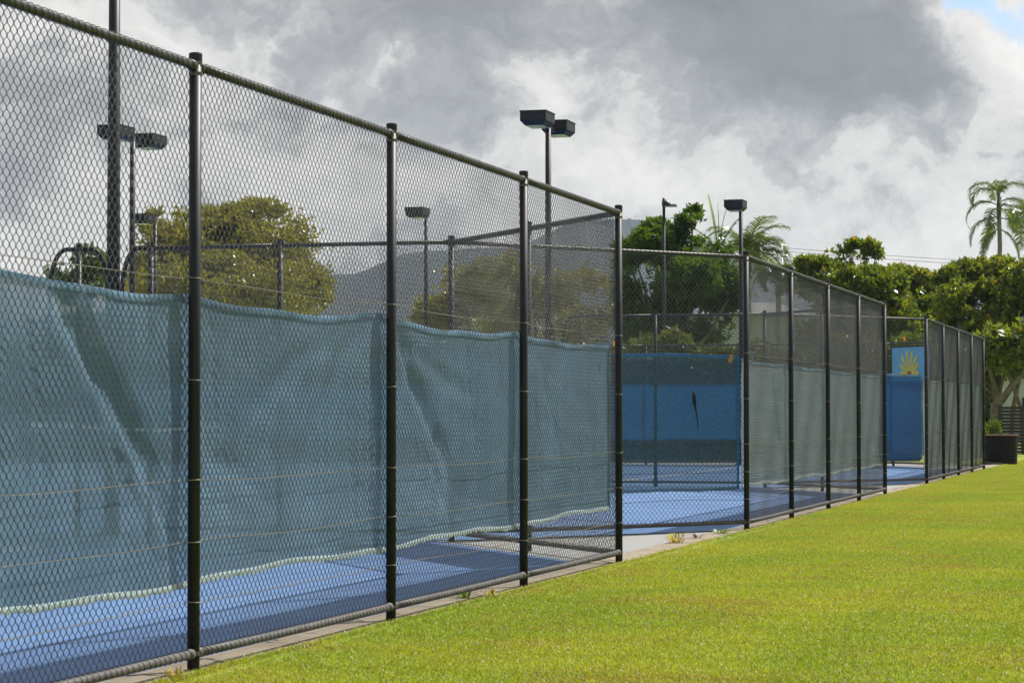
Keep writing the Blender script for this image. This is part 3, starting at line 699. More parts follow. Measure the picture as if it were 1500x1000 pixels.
# ------------------------------------------------------------------ grass (stuff)
def grass():
    g = np.random.default_rng(5); nb = 9000; P = 1.0
    bx = g.uniform(0, P, nb); by = g.uniform(0, P, nb)
    hh = g.uniform(.009, .020, nb)*(.7+.6*g.random(nb)); ww = g.uniform(.0013, .0026, nb); a = g.uniform(0, 2*PI, nb); ln = g.uniform(.2, 1.3, nb); b_ = g.uniform(0, 2*PI, nb)
    V = np.zeros((nb, 6, 3)); cx, sx = np.cos(a), np.sin(a)
    for k, (t, wf) in enumerate(((0, 1.0), (.55, .85), (1.0, .15))):
        off = hh*ln*(t**1.8); z = hh*t*(1-.25*t*ln*.6)
        px_ = bx+np.cos(b_)*off; py_ = by+np.sin(b_)*off
        V[:, 2*k, 0] = px_-cx*ww*wf; V[:, 2*k, 1] = py_-sx*ww*wf; V[:, 2*k, 2] = z
        V[:, 2*k+1, 0] = px_+cx*ww*wf; V[:, 2*k+1, 1] = py_+sx*ww*wf; V[:, 2*k+1, 2] = z
    I = np.arange(nb)[:, None]*6; F = np.concatenate([I+np.array([[0, 1, 3, 2]]), I+np.array([[2, 3, 5, 4]])])
    Vp = V.reshape(-1, 3)-np.array([.5, .5, 0])
    pts = []; rots = []; scl_ = []
    for uu in np.arange(-9, 62, .9):
        for nn_ in np.arange(-.535, -24, -.9):
            p = W(uu, nn_)
            if p.y < 9.5 or abs(p.x)/p.y > .235+.8/p.y: continue
            pts.append((p.x, p.y, -.012+.010*math.sin(uu*.35+nn_*.25)*min(1, -nn_/2))); rots.append((0, 0, random.choice((0, 1, 2, 3))*PI/2-TH+random.uniform(-.05, .05))); scl_.append(random.uniform(.85, 1.15))
    # a ragged fringe over the kerb
    n0 = len(Vp); allV = np.concatenate([Vp, np.array(pts)])
    me = np_mesh('grass', Vp, F, M['blade'])
    me2 = bpy.data.meshes.new('grass'); me2.vertices.add(len(allV)); me2.vertices.foreach_set('co', allV.astype(np.float32).ravel())
    me2.loops.add(F.size); me2.loops.foreach_set('vertex_index', F.astype(np.int32).ravel()); me2.polygons.add(len(F))
    me2.polygons.foreach_set('loop_start', np.arange(0, F.size, 4, dtype=np.int32)); me2.polygons.foreach_set('loop_total', np.full(len(F), 4, np.int32)); me2.materials.append(M['blade']); me2.update(calc_edges=True)
    bpy.data.meshes.remove(me)
    at1 = me2.attributes.new('spot', 'FLOAT', 'POINT'); at1.data.foreach_set('value', np.concatenate([np.zeros(n0), np.ones(len(pts))]).astype(np.float32))
    at2 = me2.attributes.new('turn', 'FLOAT_VECTOR', 'POINT'); at2.data.foreach_set('vector', np.concatenate([np.zeros((n0, 3)), np.array(rots)]).astype(np.float32).ravel())
    o = link('grass', me2); tag(o, kind='stuff', label='short mown bright green grass covering the lawn', cat='grass')
    gn = bpy.data.node_groups.new('grass_spread', 'GeometryNodeTree')
    gn.interface.new_socket('Geometry', in_out='INPUT', socket_type='NodeSocketGeometry'); gn.interface.new_socket('Geometry', in_out='OUTPUT', socket_type='NodeSocketGeometry')
    gi = gn.nodes.new('NodeGroupInput'); go = gn.nodes.new('NodeGroupOutput')
    na = gn.nodes.new('GeometryNodeInputNamedAttribute'); na.data_type = 'FLOAT'; na.inputs['Name'].default_value = 'spot'
    cmp_ = gn.nodes.new('FunctionNodeCompare'); cmp_.data_type = 'FLOAT'; cmp_.operation = 'GREATER_THAN'; cmp_.inputs[1].default_value = .5
    gn.links.new(na.outputs['Attribute'], cmp_.inputs[0])
    sg = gn.nodes.new('GeometryNodeSeparateGeometry'); sg.domain = 'POINT'
    gn.links.new(gi.outputs[0], sg.inputs[0]); gn.links.new(cmp_.outputs[0], sg.inputs[1])
    ip = gn.nodes.new('GeometryNodeInstanceOnPoints'); gn.links.new(sg.outputs[0], ip.inputs['Points']); gn.links.new(sg.outputs[1], ip.inputs['Instance'])
    nr = gn.nodes.new('GeometryNodeInputNamedAttribute'); nr.data_type = 'FLOAT_VECTOR'; nr.inputs['Name'].default_value = 'turn'
    gn.links.new(nr.outputs['Attribute'], ip.inputs['Rotation']); gn.links.new(ip.outputs[0], go.inputs[0])
    md = o.modifiers.new('spread', 'NODES'); md.node_group = gn
grass()
def fringe():
    g = np.random.default_rng(15); nb = 26000
    u = -1.5+58*g.random(nb)**1.5; n = -.055-.06*g.random(nb)+.075*g.random(nb)**6+.02*np.sin(u*3.1)*g.random(nb)
    x = P0.x+U.x*u+N.x*n; y = P0.y+U.y*u+N.y*n; hh = g.uniform(.010, .028, nb); ww = g.uniform(.0014, .0028, nb); a = g.uniform(0, 2*PI, nb); b_ = g.uniform(0, 2*PI, nb); ln = g.uniform(.3, 1.6, nb)
    V = np.zeros((nb, 6, 3)); cx, sx = np.cos(a), np.sin(a)
    for k, (t, wf) in enumerate(((0, 1.0), (.55, .85), (1.0, .15))):
        off = hh*ln*(t**1.8); px_ = x+np.cos(b_)*off; py_ = y+np.sin(b_)*off; z = .001+hh*t*(1-.25*t*ln*.6)
        V[:, 2*k] = np.stack([px_-cx*ww*wf, py_-sx*ww*wf, z], -1); V[:, 2*k+1] = np.stack([px_+cx*ww*wf, py_+sx*ww*wf, z], -1)
    I = np.arange(nb)[:, None]*6; F = np.concatenate([I+np.array([[0, 1, 3, 2]]), I+np.array([[2, 3, 5, 4]])])
    o = link('grass', np_mesh('grass', V.reshape(-1, 3), F, M['blade'])); tag(o, kind='stuff', label='ragged grass edge creeping over the kerb strip', cat='grass')
fringe()
def weed(px_, py_, label, m, n_=26, hgt=.09, spread=.12, seed=0, n_off=None):
    g = random.Random(seed); P = px_; mb = MB()
    for i in range(n_):
        a_ = g.uniform(0, 2*PI); L_ = hgt*g.uniform(.5, 1.2); r_ = g.uniform(0, spread*.35); x0, y0 = math.cos(a_)*r_, math.sin(a_)*r_; out = g.uniform(.3, 1)*spread
        w_ = .004; s_ = Vector((-math.sin(a_), math.cos(a_), 0))*w_; p0 = Vector((x0, y0, 0)); p1 = Vector((x0+math.cos(a_)*out*.45, y0+math.sin(a_)*out*.45, L_*.8)); p2 = Vector((x0+math.cos(a_)*out, y0+math.sin(a_)*out, L_*g.uniform(.3, 1)))
        mb.add([p0-s_, p0+s_, p1+s_*1.3, p1-s_*1.3, p2], [(0, 1, 2, 3), (3, 2, 4)])
    o = mb.build('weed', m, None, loc=P); tag(o, label, 'weed', 'weeds along the kerb')
M['weed_green'] = leaf_mat('weed green', (.10, .2, .02), (.14, .24, .03), (.1, .18, .02), odd=0)
M['weed_dry'] = leaf_mat('weed dry', (.38, .30, .12), (.44, .36, .14), (.3, .26, .08), odd=0)
weed(W(1.62*BAY, .10, .0), 0, 'green weed poking through the bottom rail of the nearest fence', M['weed_green'], 36, .10, .16, 1)
weed(W(1.60*BAY+.12, -.06, .0), 0, 'yellowish tuft growing under the bottom rail of the nearest fence', M['weed_dry'], 26, .06, .10, 2)
weed(W(-.12*BAY, -.07, .0), 0, 'small tuft of grass at the foot of the nearest big post', M['weed_dry'], 24, .06, .09, 6)
weed(W(4.05*BAY, .18, .0), 0, 'dry straw-coloured tuft at the edge of the first entry slab', M['weed_dry'], 50, .11, .2, 3)
weed(W(4.35*BAY, .16, .0), 0, 'small reddish dry weed on the kerb right of the straw-coloured tuft', M['tub_rim'], 20, .05, .12, 4)
weed(W(4.72*BAY, .12, .0), 0, 'low green weed patch beside the middle fence corner post', M['weed_green'], 40, .05, .22, 5)

# ------------------------------------------------------------------ trees
def leaf_cloud(name, centers, normals, k, size, mt, parent, g, spread=.5, droop=0.0, aspect=.42, up=.25):
    """clusters of k leaves radiating from each centre"""
    n = len(centers); C = np.repeat(centers, k, 0); Nn = np.repeat(normals, k, 0)
    D = g.standard_normal((n*k, 3)); D /= np.linalg.norm(D, axis=1)[:, None]
    D = D*spread*1.6+Nn*(1-spread)+np.array([0, 0, up-droop]); D /= np.linalg.norm(D, axis=1)[:, None]
    S = size*(.55+.8*g.random(n*k)); r_ = g.standard_normal((n*k, 3)); B = np.cross(D, r_); B /= np.linalg.norm(B, axis=1)[:, None]+1e-9
    T = np.cross(D, B)
    base = C+D*(S*.12)[:, None]; tip = C+D*S[:, None]; mid = C+D*(S*.55)[:, None]-T*(S*.08)[:, None]
    wv = B*(S*aspect*.5)[:, None]
    V = np.stack([base, mid+wv, tip, mid-wv], 1).reshape(-1, 3); F = np.arange(n*k*4).reshape(-1, 4)
    return link(name, np_mesh(name, V, F, mt), parent)
def sample_blobs(blobs, per, g, shell=.72):
    C = []; Nn = []
    for (x, y, z, rx, ry, rz, *den) in blobs:
        m_ = int(per*(rx*rz+ry*rz+rx*ry)/3*(den[0] if den else 1)); d = g.standard_normal((m_, 3)); d /= np.linalg.norm(d, axis=1)[:, None]
        rad = shell+(1.05-shell)*g.random(m_)**.7+.10*np.abs(g.standard_normal(m_))*(g.random(m_) < .35)
        lump = 1+.13*np.sin(d[:, 0]*7+x)*np.cos(d[:, 2]*6+z)+.08*np.sin(d[:, 1]*13+d[:, 2]*11)
        P = d*(rad*lump)[:, None]*np.array([rx, ry, rz])+np.array([x, y, z]); C.append(P); Nn.append(d)
    return np.concatenate(C), np.concatenate(Nn)
def limb_mesh(root, base_r, top, limbs, g):
    mb = MB(); h = top
    pts = [Vector((0, 0, -.1))]; n_ = 6
    for i in range(1, n_+1): pts.append(Vector((g.normal(0, .08), g.normal(0, .08), h*i/n_)))
    mb.tube(pts, [base_r*(1-.55*i/n_) for i in range(n_+1)], 9)
    for e in limbs:
        t = g.uniform(.35, .95); s_ = pts[int(t*n_)]; e = Vector(e); m_ = (s_+e)/2+Vector((g.normal(0, .2), g.normal(0, .2), -.15*abs(g.normal())))
        q1 = s_.lerp(m_, .5)+Vector((0, 0, .1)); mb.tube([s_, q1, m_, e.lerp(m_, .4), e], [base_r*.42, base_r*.36, base_r*.28, base_r*.2, base_r*.07], 6)
    mb.build('trunk', M['trunk'], root, True)
def tree(px_, Y, blobs_px, label, mt, per, k, size, seed, group=None, trunk_r=.18, depth=1.0, spread=.6, name='tree', shell=.7, up=.25, cat='tree', trunk_top=.65, aspect=.42, gap=-.12, gapf=1.25):
    """blobs_px: (px,py,rx_px,ry_px) lobes measured on the photograph, given real depth round the trunk"""
    per = per*.62; g = np.random.default_rng(seed); b0 = at(px_, 609, Y); root = empty(name, (b0.x, Y, -.05)); tag(root, label, cat, group)
    kx = Y/FPX; bl = []
    for bb in blobs_px:
        x, y, rx, ry = bb[:4]; p = at(x, y, Y); dy = g.uniform(-.5, .5)*depth*rx*kx*2 if len(bb) < 5 or bb[4] is None else bb[4]
        den = bb[5] if len(bb) > 5 else 1
        bl.append((p.x-b0.x, dy, p.z, rx*kx, max(rx, ry)*kx*.9, ry*kx, den))
    C, Nn = sample_blobs(bl, per*1.5, g, shell)
    f_ = gapf; nv = np.sin(C[:, 0]*f_*1.3+seed)*np.sin(C[:, 2]*f_*1.9+seed*2+C[:, 1]*.7)+.6*np.sin(C[:, 0]*f_*3.1-C[:, 2]*f_*2.3+1)*np.sin(C[:, 1]*f_*2.7+C[:, 2]*f_*3.3)
    kp = nv+g.normal(0, .22, len(nv)) > gap; C, Nn = C[kp], Nn[kp]
    leaf_cloud('crown', C, Nn, k, size, mt, root, g, spread, up=up, aspect=aspect)
    top = max(b[2] for b in bl)*trunk_top; limb_mesh(root, trunk_r, top, [(b[0], b[1], b[2]) for b in bl], g)
    return root
# big round olive tree seen through the nearest fence
tree(345, 105, [(345, 385, 118, 78, 0), (290, 350, 62, 45), (345, 335, 58, 40), (395, 345, 55, 45), (250, 375, 52, 45), (435, 395, 42, 48), (300, 320, 35, 18), (380, 315, 45, 22), (330, 430, 140, 50), (225, 400, 40, 50), (455, 430, 30, 40), (240, 330, 34, 24), (350, 309, 25, 12)],
     'large round-crowned olive-green tree seen through the two nearest bays', M['leaf_olive'], 775, 8, .18, 21, 'trees behind the courts', .3, shell=.55)
tree(118, 98, [(125, 385, 32, 24), (95, 402, 24, 20), (148, 405, 24, 26), (120, 420, 40, 25)], 'small dark tree low at the left edge behind the arched fence post', M['leaf_dark'], 1100, 8, .18, 22, 'trees behind the courts', .14)
tree(690, 100, [(680, 425, 50, 40), (650, 440, 32, 34), (720, 410, 40, 38), (630, 455, 24, 30), (690, 470, 80, 40)], 'loose olive tree between the second and third posts of the nearest fence', M['leaf_olive'], 537, 8, .18, 23, 'trees behind the courts', .2, shell=.5)
tree(800, 92, [(765, 395, 34, 32), (745, 430, 40, 36), (800, 420, 38, 30), (850, 425, 48, 30), (800, 470, 90, 40), (885, 440, 30, 38)], 'olive tree seen through the end bay of the nearest fence', M['leaf_olive'], 537, 8, .18, 24, 'trees behind the courts', .2, shell=.5)
# tiered dark green tree beyond the first entry
g3 = [(1015, 310, 12, 9), (1010, 325, 22, 12), (1020, 345, 34, 15), (962, 335, 22, 14), (955, 355, 34, 18), (928, 372, 30, 17), (995, 370, 44, 20), (1045, 365, 34, 16), (985, 395, 60, 20), (935, 405, 36, 20), (1040, 400, 40, 22), (960, 440, 38, 16), (1010, 425, 50, 18), (1050, 440, 36, 22), (930, 470, 30, 24), (1000, 465, 46, 22), (1045, 480, 26, 20), (975, 500, 60, 24), (915, 430, 16, 22), (1075, 420, 22, 26), (915, 365, 14, 14)]
tree(990, 86, g3, 'tiered deep green tree with sunlit tips beyond the first entry', M['leaf_dark'], 1900, 8, .18, 25, 'trees behind the courts', .22, spread=.7, shell=.45)
# broad-leaved trees on the right
tree(1235, 88, [(1195, 392, 22, 16), (1225, 385, 22, 18), (1240, 410, 40, 22), (1205, 415, 34, 22), (1275, 410, 30, 22), (1250, 362, 9, 13), (1272, 360, 16, 8), (1284, 370, 8, 6), (1250, 440, 60, 30), (1300, 430, 36, 26), (1290, 470, 60, 36), (1180, 384, 12, 9), (1262, 380, 7, 10), (1245, 500, 70, 40)],
     'broad-leaved glossy tree with one bare-stemmed branch poking up behind the middle fence', M['leaf_broad'], 1350, 9, .20, 26, 'broad-leaved trees behind the far courts', .2, spread=.65, shell=.45, aspect=.5, gap=-.38)
tree(1330, 92, [(1315, 405, 26, 16), (1335, 412, 26, 18), (1300, 440, 40, 26), (1350, 445, 40, 28), (1330, 480, 60, 30), (1370, 430, 22, 18), (1360, 520, 60, 40)],
     'broad-leaved glossy tree behind the second entry with the hill just above it', M['leaf_broad'], 1350, 9, .20, 27, 'broad-leaved trees behind the far courts', .2, spread=.65, shell=.45, aspect=.5, gap=-.38)
tree(1462, 84, [(1400, 405, 24, 16), (1430, 400, 34, 22), (1470, 400, 40, 24), (1510, 405, 40, 30), (1405, 440, 36, 26), (1450, 440, 44, 30), (1500, 450, 44, 34), (1400, 480, 30, 26), (1455, 490, 40, 24), (1505, 500, 40, 30), (1550, 450, 50, 60), (1380, 410, 14, 10), (1425, 515, 34, 26), (1490, 535, 40, 12, None, .5), (1440, 540, 20, 24, None, .6)],
     'large broad-leaved tree with bare grey trunks above the round tub', M['leaf_broad'], 1350, 9, .19, 28, 'broad-leaved trees behind the far courts', .16, spread=.65, shell=.45, aspect=.5, gap=-.38, trunk_top=.5)
# bare trunks of that tree group, each leaning
def bare_trunk(pts_px, Y, r0, r1, label):
    p0 = at(*pts_px[0], Y); root = empty('tree', (p0.x, Y, 0)); tag(root, label, 'tree', 'bare leaning trunks by the slat fence')
    mb = MB(); P = [at(*q, Y)-Vector((p0.x, Y, 0)) for q in pts_px]; P[0].z = -.1
    n_ = len(P); mb.tube(P, [.6*(r0+(r1-r0)*i/(n_-1)) for i in range(n_)], 8); mb.build('trunk', M['trunk'], root, True)
    g = np.random.default_rng(int(p0.x*100)); e = P[-1]; C, Nn = sample_blobs([(e.x, 0, e.z+.2, .9, .9, .6)], 500, g, .3); leaf_cloud('crown', C, Nn, 7, .28, M['leaf_broad'], root, g, .65, aspect=.5)
bare_trunk([(1458, 660), (1462, 590), (1450, 540), (1440, 500)], 83, .16, .09, 'thin grey trunk leaning left just right of the farthest fence')
bare_trunk([(1500, 665), (1496, 600), (1482, 560), (1462, 520)], 81, .14, .08, 'grey trunk leaning left behind the black slat fence')
bare_trunk([(1450, 668), (1455, 592), (1475, 575), (1500, 545), (1520, 510)], 80, .15, .08, 'low grey trunk leaning right across the gap above the tub')
bare_trunk([(1480, 668), (1484, 600), (1492, 560), (1500, 520)], 85, .17, .1, 'upright grey trunk behind the black slat fence')

# ------------------------------------------------------------------ palms
def frond_mesh(L, arch, g, leaf=.5, nl=34, droop=.7, up0=1.0, mt=None, wd=.035):
    """pinnate frond in the local xz plane, starting at the origin"""
    mb = MB(); P = []; a_ = up0; p = Vector((0, 0, 0)); n_ = 16; st = L/n_
    for i in range(n_+1):
        P.append(p.copy()); p = p+Vector((math.cos(a_), 0, math.sin(a_)))*st; a_ -= arch/n_*(1+.8*i/n_)
    mb.tube(P, [.025*(1-.85*i/n_) for i in range(n_+1)], 5)
    V = []; F = []
    for j in range(nl):
        t = .12+.88*j/nl; f = t*n_; i = min(int(f), n_-1); q = P[i].lerp(P[i+1], f-i); tan = (P[i+1]-P[i]).normalized()
        ll = leaf*math.sin(PI*min(.97, .15+.8*t))**.7
        for s_ in (-1, 1):
            sd_ = Vector((0, s_, 0)); d1 = (sd_*.8+tan*.65+Vector((0, 0, g.uniform(-.1, .3)))).normalized(); e1 = q+d1*ll*.5; e2 = e1+(d1+Vector((0, 0, -droop*g.uniform(.8, 1.4)))).normalized()*ll*.5
            wv = tan*wd*.5; b_ = len(V); V += [q-wv, q+wv, e1+wv*.9, e1-wv*.9, e2]; F += [(b_, b_+1, b_+2, b_+3), (b_+3, b_+2, b_+4)]
    mb.add(V, F); return mb.mesh('frond', mt or M['leaf_palm'])
def palm(px_, Y, py_c, label, fronds, trunk_r=.13, seed=0, mt=None, leaf=.5, wd=.035, droop=.7, nl=34, stagger=False):
    g = random.Random(seed); c = at(px_, py_c, Y); root = empty('palm_tree', (c.x, Y, 0)); tag(root, label, 'palm', 'palms behind the courts')
    mb = MB(); pts = [(g.uniform(-.04, .04), 0, c.z*i/10) for i in range(11)]; mb.tube(pts, [trunk_r*(1.25-.45*i/10) for i in range(11)], 10); mb.build('trunk', M['palm_trunk'], root, True)
    mb = MB(); mb.tube([(0, 0, c.z-.9), (0, 0, c.z-.5), (0, 0, c.z+.1)], [trunk_r*.8, trunk_r*1.0, .05], 10); mb.build('crownshaft', M['leaf_hedge'], root, True)
    for fi, (az, L_, up0, arch, *m_) in enumerate(fronds):
        me = frond_mesh(L_, arch, g, leaf, up0=up0, droop=m_[1] if len(m_) > 1 else droop, mt=m_[0] if m_ else mt, wd=wd, nl=nl); o = link('frond', me, root, (0, 0, c.z-(.9*max(0, .9-up0) if stagger else 0)), R(az))
g = random.Random(3)
def ring(n_, L_, ups, arch, seed, az0=0):
    gg = random.Random(seed); return [(az0+360*i/n_+gg.uniform(-14, 14), L_*gg.uniform(.85, 1.1), gg.uniform(*ups), gg.uniform(*arch)) for i in range(n_)]
palm(1463, 98, 288, 'tall palm with arching drooping fronds rising above the right-hand trees',
     [(178, 2.2, 1.25, 3.0), (168, 2.0, .5, 2.0), (186, 1.9, .0, 1.4), (150, 1.8, .95, 2.4), (3, 2.2, 1.2, 2.7), (14, 2.0, .6, 2.1), (-10, 1.9, -.05, 1.3), (235, 1.6, .3, 2.0), (300, 1.7, .4, 1.8), (90, 1.8, 1.2, 2.2), (40, 1.7, .3, 1.8), (205, 1.6, -.5, .9), (335, 1.6, -.5, .9), (120, 1.5, -.2, 1.2), (265, 1.7, 1.3, 2.2)], .10, 5, leaf=.58, wd=.045, droop=1.0, nl=34, stagger=True)
palm(1506, 101, 292, 'tall palm at the right edge, its crown touching the taller palm beside it', ring(10, 1.9, (-.1, 1.35), (2.0, 3.0), 8), .11, 6, leaf=.55, wd=.045, droop=1.0, nl=34, stagger=True)
palm(1096, 97, 375, 'bushy palm with long fine fronds behind the one-headed court light', ring(20, 2.3, (.3, 1.45), (1.2, 2.3), 9)+[(0, 2.3, .9, 1.9), (8, 2.2, 1.2, 2.1), (-10, 2.2, .6, 1.7), (180, 2.0, 1.3, 1.4)], .14, 7, leaf=.75, wd=.045, droop=.5, nl=44)
palm(1052, 92, 380, 'palm with upright yellow-green young spears above the dark tree', [(190, 2.45, 1.50, .15, M['leaf_spear'], .05), (0, 2.3, 1.50, .2, M['leaf_spear'], .05), (170, 2.1, 1.62, .1, M['leaf_spear'], .05), (10, 1.9, 1.35, .5), (180, 1.9, 1.25, .8), (40, 1.9, 1.0, 1.6), (140, 2.0, 1.0, 1.6), (220, 1.8, .9, 1.7), (300, 1.8, .9, 1.8), (270, 1.6, 1.1, 1.4)], .13, 8, leaf=.34, wd=.05, droop=.4, nl=40)
palm(1140, 94, 405, 'low palm whose arching fronds show just above the middle fence corner', ring(16, 1.5, (.4, 1.4), (1.8, 2.8), 12), .12, 9, leaf=.5, wd=.045, droop=.7, nl=36)

# ------------------------------------------------------------------ hedges, tub, slat fence, buildings
def hedge(x0, x1, Y0, Y1, h, label, mt, seed, size=.13, dens=260, cat='hedge'):
    g = np.random.default_rng(seed); root = empty('hedge', ((x0+x1)/2, Y0, 0)); tag(root, label, cat); cx = (x0+x1)/2
    n_ = int(dens*(x1-x0)*(h+1)); x = g.uniform(x0, x1, n_)-cx; side = g.random(n_); top = side < .35
    hh = h*(1+.06*np.sin(x*1.1)+.05*np.sin(x*2.7+1)+.03*np.sin(x*6.1)); y = np.where(top, g.uniform(0, Y1-Y0, n_), g.normal(.06, .07, n_)); z = np.where(top, hh+g.normal(0, .05, n_), g.uniform(.03, 1, n_)*hh)
    C = np.stack([x, y, z], -1); Nn = np.where(top[:, None], np.array([0, 0, 1.]), np.array([0, -1., .2])); leaf_cloud('foliage', C, Nn, 4, size, mt, root, g, .7)
    mb = MB(); mb.box(x0-cx+.1, x1-cx-.1, .15, Y1-Y0-.1, 0, h*.9); mb.build('branches', M['trunk'], root)
hedge(-17, 11.0, 66, 68, 3.0, 'long dark hedge behind the end fence of the farthest court', M['leaf_hedge'], 31, .2, 90)
k70 = 72/FPX
tree(1451, 74, [(1448, 627, 10, 10), (1457, 622, 9, 9), (1441, 637, 10, 14), (1462, 636, 9, 14), (1451, 645, 15, 16), (1468, 650, 8, 14)], 'small sunlit lime green shrub between the farthest fence and the slat fence', M['leaf_lime'], 1500, 6, .10, 41, None, .03, cat='shrub', name='shrub', shell=.4, gap=-.3)
def tub():
    c = at(1466, 684, 62.5); r_ = .42; root = empty('round_tub', (c.x, 62.5, 0)); tag(root, 'dark round corrugated tub with a rusty rim at the end of the farthest fence', 'planter tub')
    mb = MB(); n_ = 40; prof = []
    for i in range(29): z = .72*i/28; prof.append((r_*(.97+.05*z/.72)+.004*math.sin(i*PI/2*1.0), z))
    V = []; F = []
    for (rr, z) in prof:
        for k in range(n_): V.append((rr*math.cos(2*PI*k/n_), rr*math.sin(2*PI*k/n_), z))
    for i in range(len(prof)-1):
        for k in range(n_): F.append((i*n_+k, i*n_+(k+1) % n_, (i+1)*n_+(k+1) % n_, (i+1)*n_+k))
    mb.add(V, F); mb.build('wall', M['tub'], root, True)
    mb = MB(); pts = [((r_*1.03)*math.cos(a_), (r_*1.03)*math.sin(a_), .725) for a_ in np.linspace(0, 2*PI, 41)]; mb.tube(pts, .014, 8, False); mb.build('rim', M['tub_rim'], root, True)
    mb = MB(); mb.tube([(0, 0, .60), (0, 0, .65)], r_*.98, 32); mb.build('soil', M['trunk'], root)
    mb = MB(); mb.tube([(-.55, -.35, .03), (-.1, -.62, .02)], .03, 8); o = mb.build('pipe', M['clamp'], None, True, loc=(c.x, 62.5, 0)); tag(o, 'short grey pipe lying on the grass in front of the round tub', 'pipe')
tub()
def slats():
    Y = 77; a = at(1463, 609, Y).x; b = at(1570, 609, Y).x; root = empty('slat_fence', (a, Y, 0)); tag(root, 'black horizontal slat fence behind the round tub at the right edge', 'fence')
    h = at(1463, 594, Y).z; n_ = 14; gg = random.Random(2)
    for i in range(n_):
        z = .04+i*(h-.05)/n_; mb = MB(); mb.box(0, b-a, -.012+gg.uniform(-.003, .003), .012, z, z+(h-.05)/n_-.016+gg.uniform(-.003, .002)); mb.build('slat', M['black_wood'], root)
    for x in np.arange(0.04, b-a, 1.1): mb = MB(); mb.box(x-.045, x+.045, .013, .1, -.05, h+.02); mb.build('post', M['black_wood'], root)
slats()
def house(x0, x1, Y0, Y1, h, label, rh=.9, win=2):
    root = empty('building', ((x0+x1)/2, Y0, 0)); tag(root, label, 'building'); w2 = (x1-x0)/2; D = Y1-Y0
    mb = MB(); mb.box(-w2, w2, 0, D, -.1, h); mb.build('wall', M['building'], root)
    mb = MB(); e = .5; V = [(-w2-e, -e, h), (w2+e, -e, h), (w2+e, D+e, h), (-w2-e, D+e, h), (-w2+1, D/2, h+rh), (w2-1, D/2, h+rh)]
    mb.add([(v[0], v[1], v[2]+.002) for v in V], [(0, 1, 5, 4), (1, 2, 5), (2, 3, 4, 5), (3, 0, 4), (3, 2, 1, 0)]); mb.build('roof', M['roof'], root)
    for i in range(win):
        x = -w2+(i+.7)*2*w2/(win+.4); mb = MB(); mb.box(x-.6, x+.6, -.02, .03, 1.0, 2.1); wn = mb.build('window', M['lamp'], root)
house(at(1030, 609, 118).x, at(1180, 609, 118).x, 118, 126, at(1060, 462, 118).z, 'pale building glimpsed between the dark green tree and the middle fence corner post', .8)
house(at(1405, 609, 125).x, at(1560, 609, 125).x, 125, 133, at(1460, 548, 125).z, 'pale building glimpsed between trunks above the slat fence', .5)
hedge(at(1290, 609, 96).x, at(1465, 609, 96).x, 96, 98, 2.4, 'dark hedge behind the farthest fence and the round tub', M['leaf_dark'], 33, .2, 120)

# power line
def power():
    Y0, Y1 = 125, 118; pl = at(1000, 345, Y0); pr = at(1640, 372, Y1)
    for i, (p, Y, lab) in enumerate(((pl, Y0, 'timber power pole hidden behind the tiered green tree'), (pr, Y1, 'timber power pole just beyond the right edge'))):
        root = empty('power_pole', (p.x, Y, 0)); tag(root, lab, 'power pole'); mb = MB(); mb.tube([(0, 0, 0), (0, 0, p.z+.3)], [.16, .11], 12); mb.build('pole', M['wood_pole'], root, True)
        mb = MB(); mb.box(-.9, .9, -.06, .06, p.z-.1, p.z, .01); mb.build('crossarm', M['wood_pole'], root)
    for i, (ya, yb, lab) in enumerate(((352, 388, 'top'), (357, 394, 'middle'), (371, 403, 'lowest'))):
        A = at(1000, ya-2, Y0); B_ = at(1640, yb+4, Y1); pts = []
        for t in np.linspace(0, 1, 40): p = A.lerp(B_, t); p.z -= .25*4*t*(1-t)*.6; pts.append(p)
        mb = MB(); mb.tube(pts, .011, 5); o = mb.build('power_cable', M['cable'], None, True); tag(o, lab+' one of the three power cables crossing the sky above the broad-leaved trees', 'cable', 'power cables')
power()

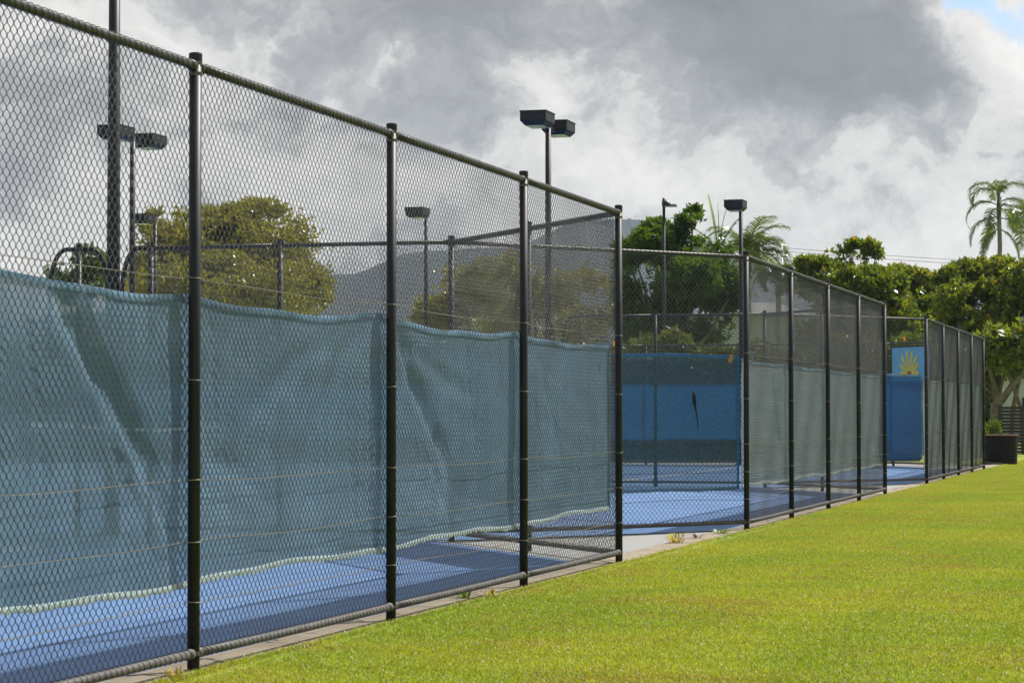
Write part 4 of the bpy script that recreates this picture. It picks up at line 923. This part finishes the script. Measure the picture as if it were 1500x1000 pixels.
# ------------------------------------------------------------------ hills and the air between
def hills():
    R_ = [(-400, 520), (0, 470), (300, 440), (430, 416), (481, 403), (520, 402), (550, 388), (583, 373), (610, 370), (655, 366), (700, 364), (740, 362), (780, 352), (810, 338), (840, 326), (880, 321), (910, 320), (940, 321), (955, 327), (1000, 342), (1060, 362), (1120, 385), (1200, 402), (1250, 398), (1275, 394), (1300, 393), (1318, 402), (1347, 410), (1370, 422), (1420, 440), (1550, 450), (2000, 500), (2600, 540)]
    xs = np.linspace(-400, 2600, 1501); ry = np.interp(xs, [r[0] for r in R_], [r[1] for r in R_]); Yr = 1500.0
    g = np.random.default_rng(8)
    def nz_(x, f, s): gg = np.random.default_rng(s); ks = gg.uniform(0, 6.28, 8); return sum(np.sin(x*f*(1+.37*i)+ks[i])/(1+i*.5) for i in range(8))/3
    ry = ry+nz_(xs, .035, 3)*2.2+nz_(xs, .25, 4)*1.1+g.uniform(-1, 1, len(xs))*.7
    rows = [(0.0, 900, 1.0), (.25, 1050, .8), (.5, 1200, .6), (.75, 1350, .35), (.92, 1450, .12), (1.0, 1500, 0), (.9, 1560, 0), (.4, 1800, 0), (0, 2100, 0)]
    V = []
    for (f, Y, rough) in rows:
        for x, y in zip(xs, ry):
            t = at(x, y, Yr); z = t.z*f+rough*12*math.sin(x*.03+Y*.01)*f; V.append((t.x, Y, max(z, 0)-1.0*(f == 0)))
    a_, b_ = len(rows), len(xs); I = np.arange(a_*b_).reshape(a_, b_); F = np.stack([I[:-1, :-1], I[:-1, 1:], I[1:, 1:], I[1:, :-1]], -1).reshape(-1, 4)
    o = link('hills', np_mesh('hills', np.array(V), F, M['hill'], True)); tag(o, kind='structure')
hills()
def haze():
    mb = MB(); mb.box(-1400, 1700, -55, 2200, -1.05, 175)
    m, q, out = mat('air'); v = q.n('ShaderNodeVolumePrincipled'); v.inputs['Color'].default_value = (.66, .78, .95, 1); v.inputs['Density'].default_value = .00012; v.inputs['Anisotropy'].default_value = .2
    q.l(v.outputs[0], out.inputs['Volume']); o = mb.build('haze', m); tag(o, 'thin bluish air over the courts and hills', 'haze', kind='stuff')
haze()
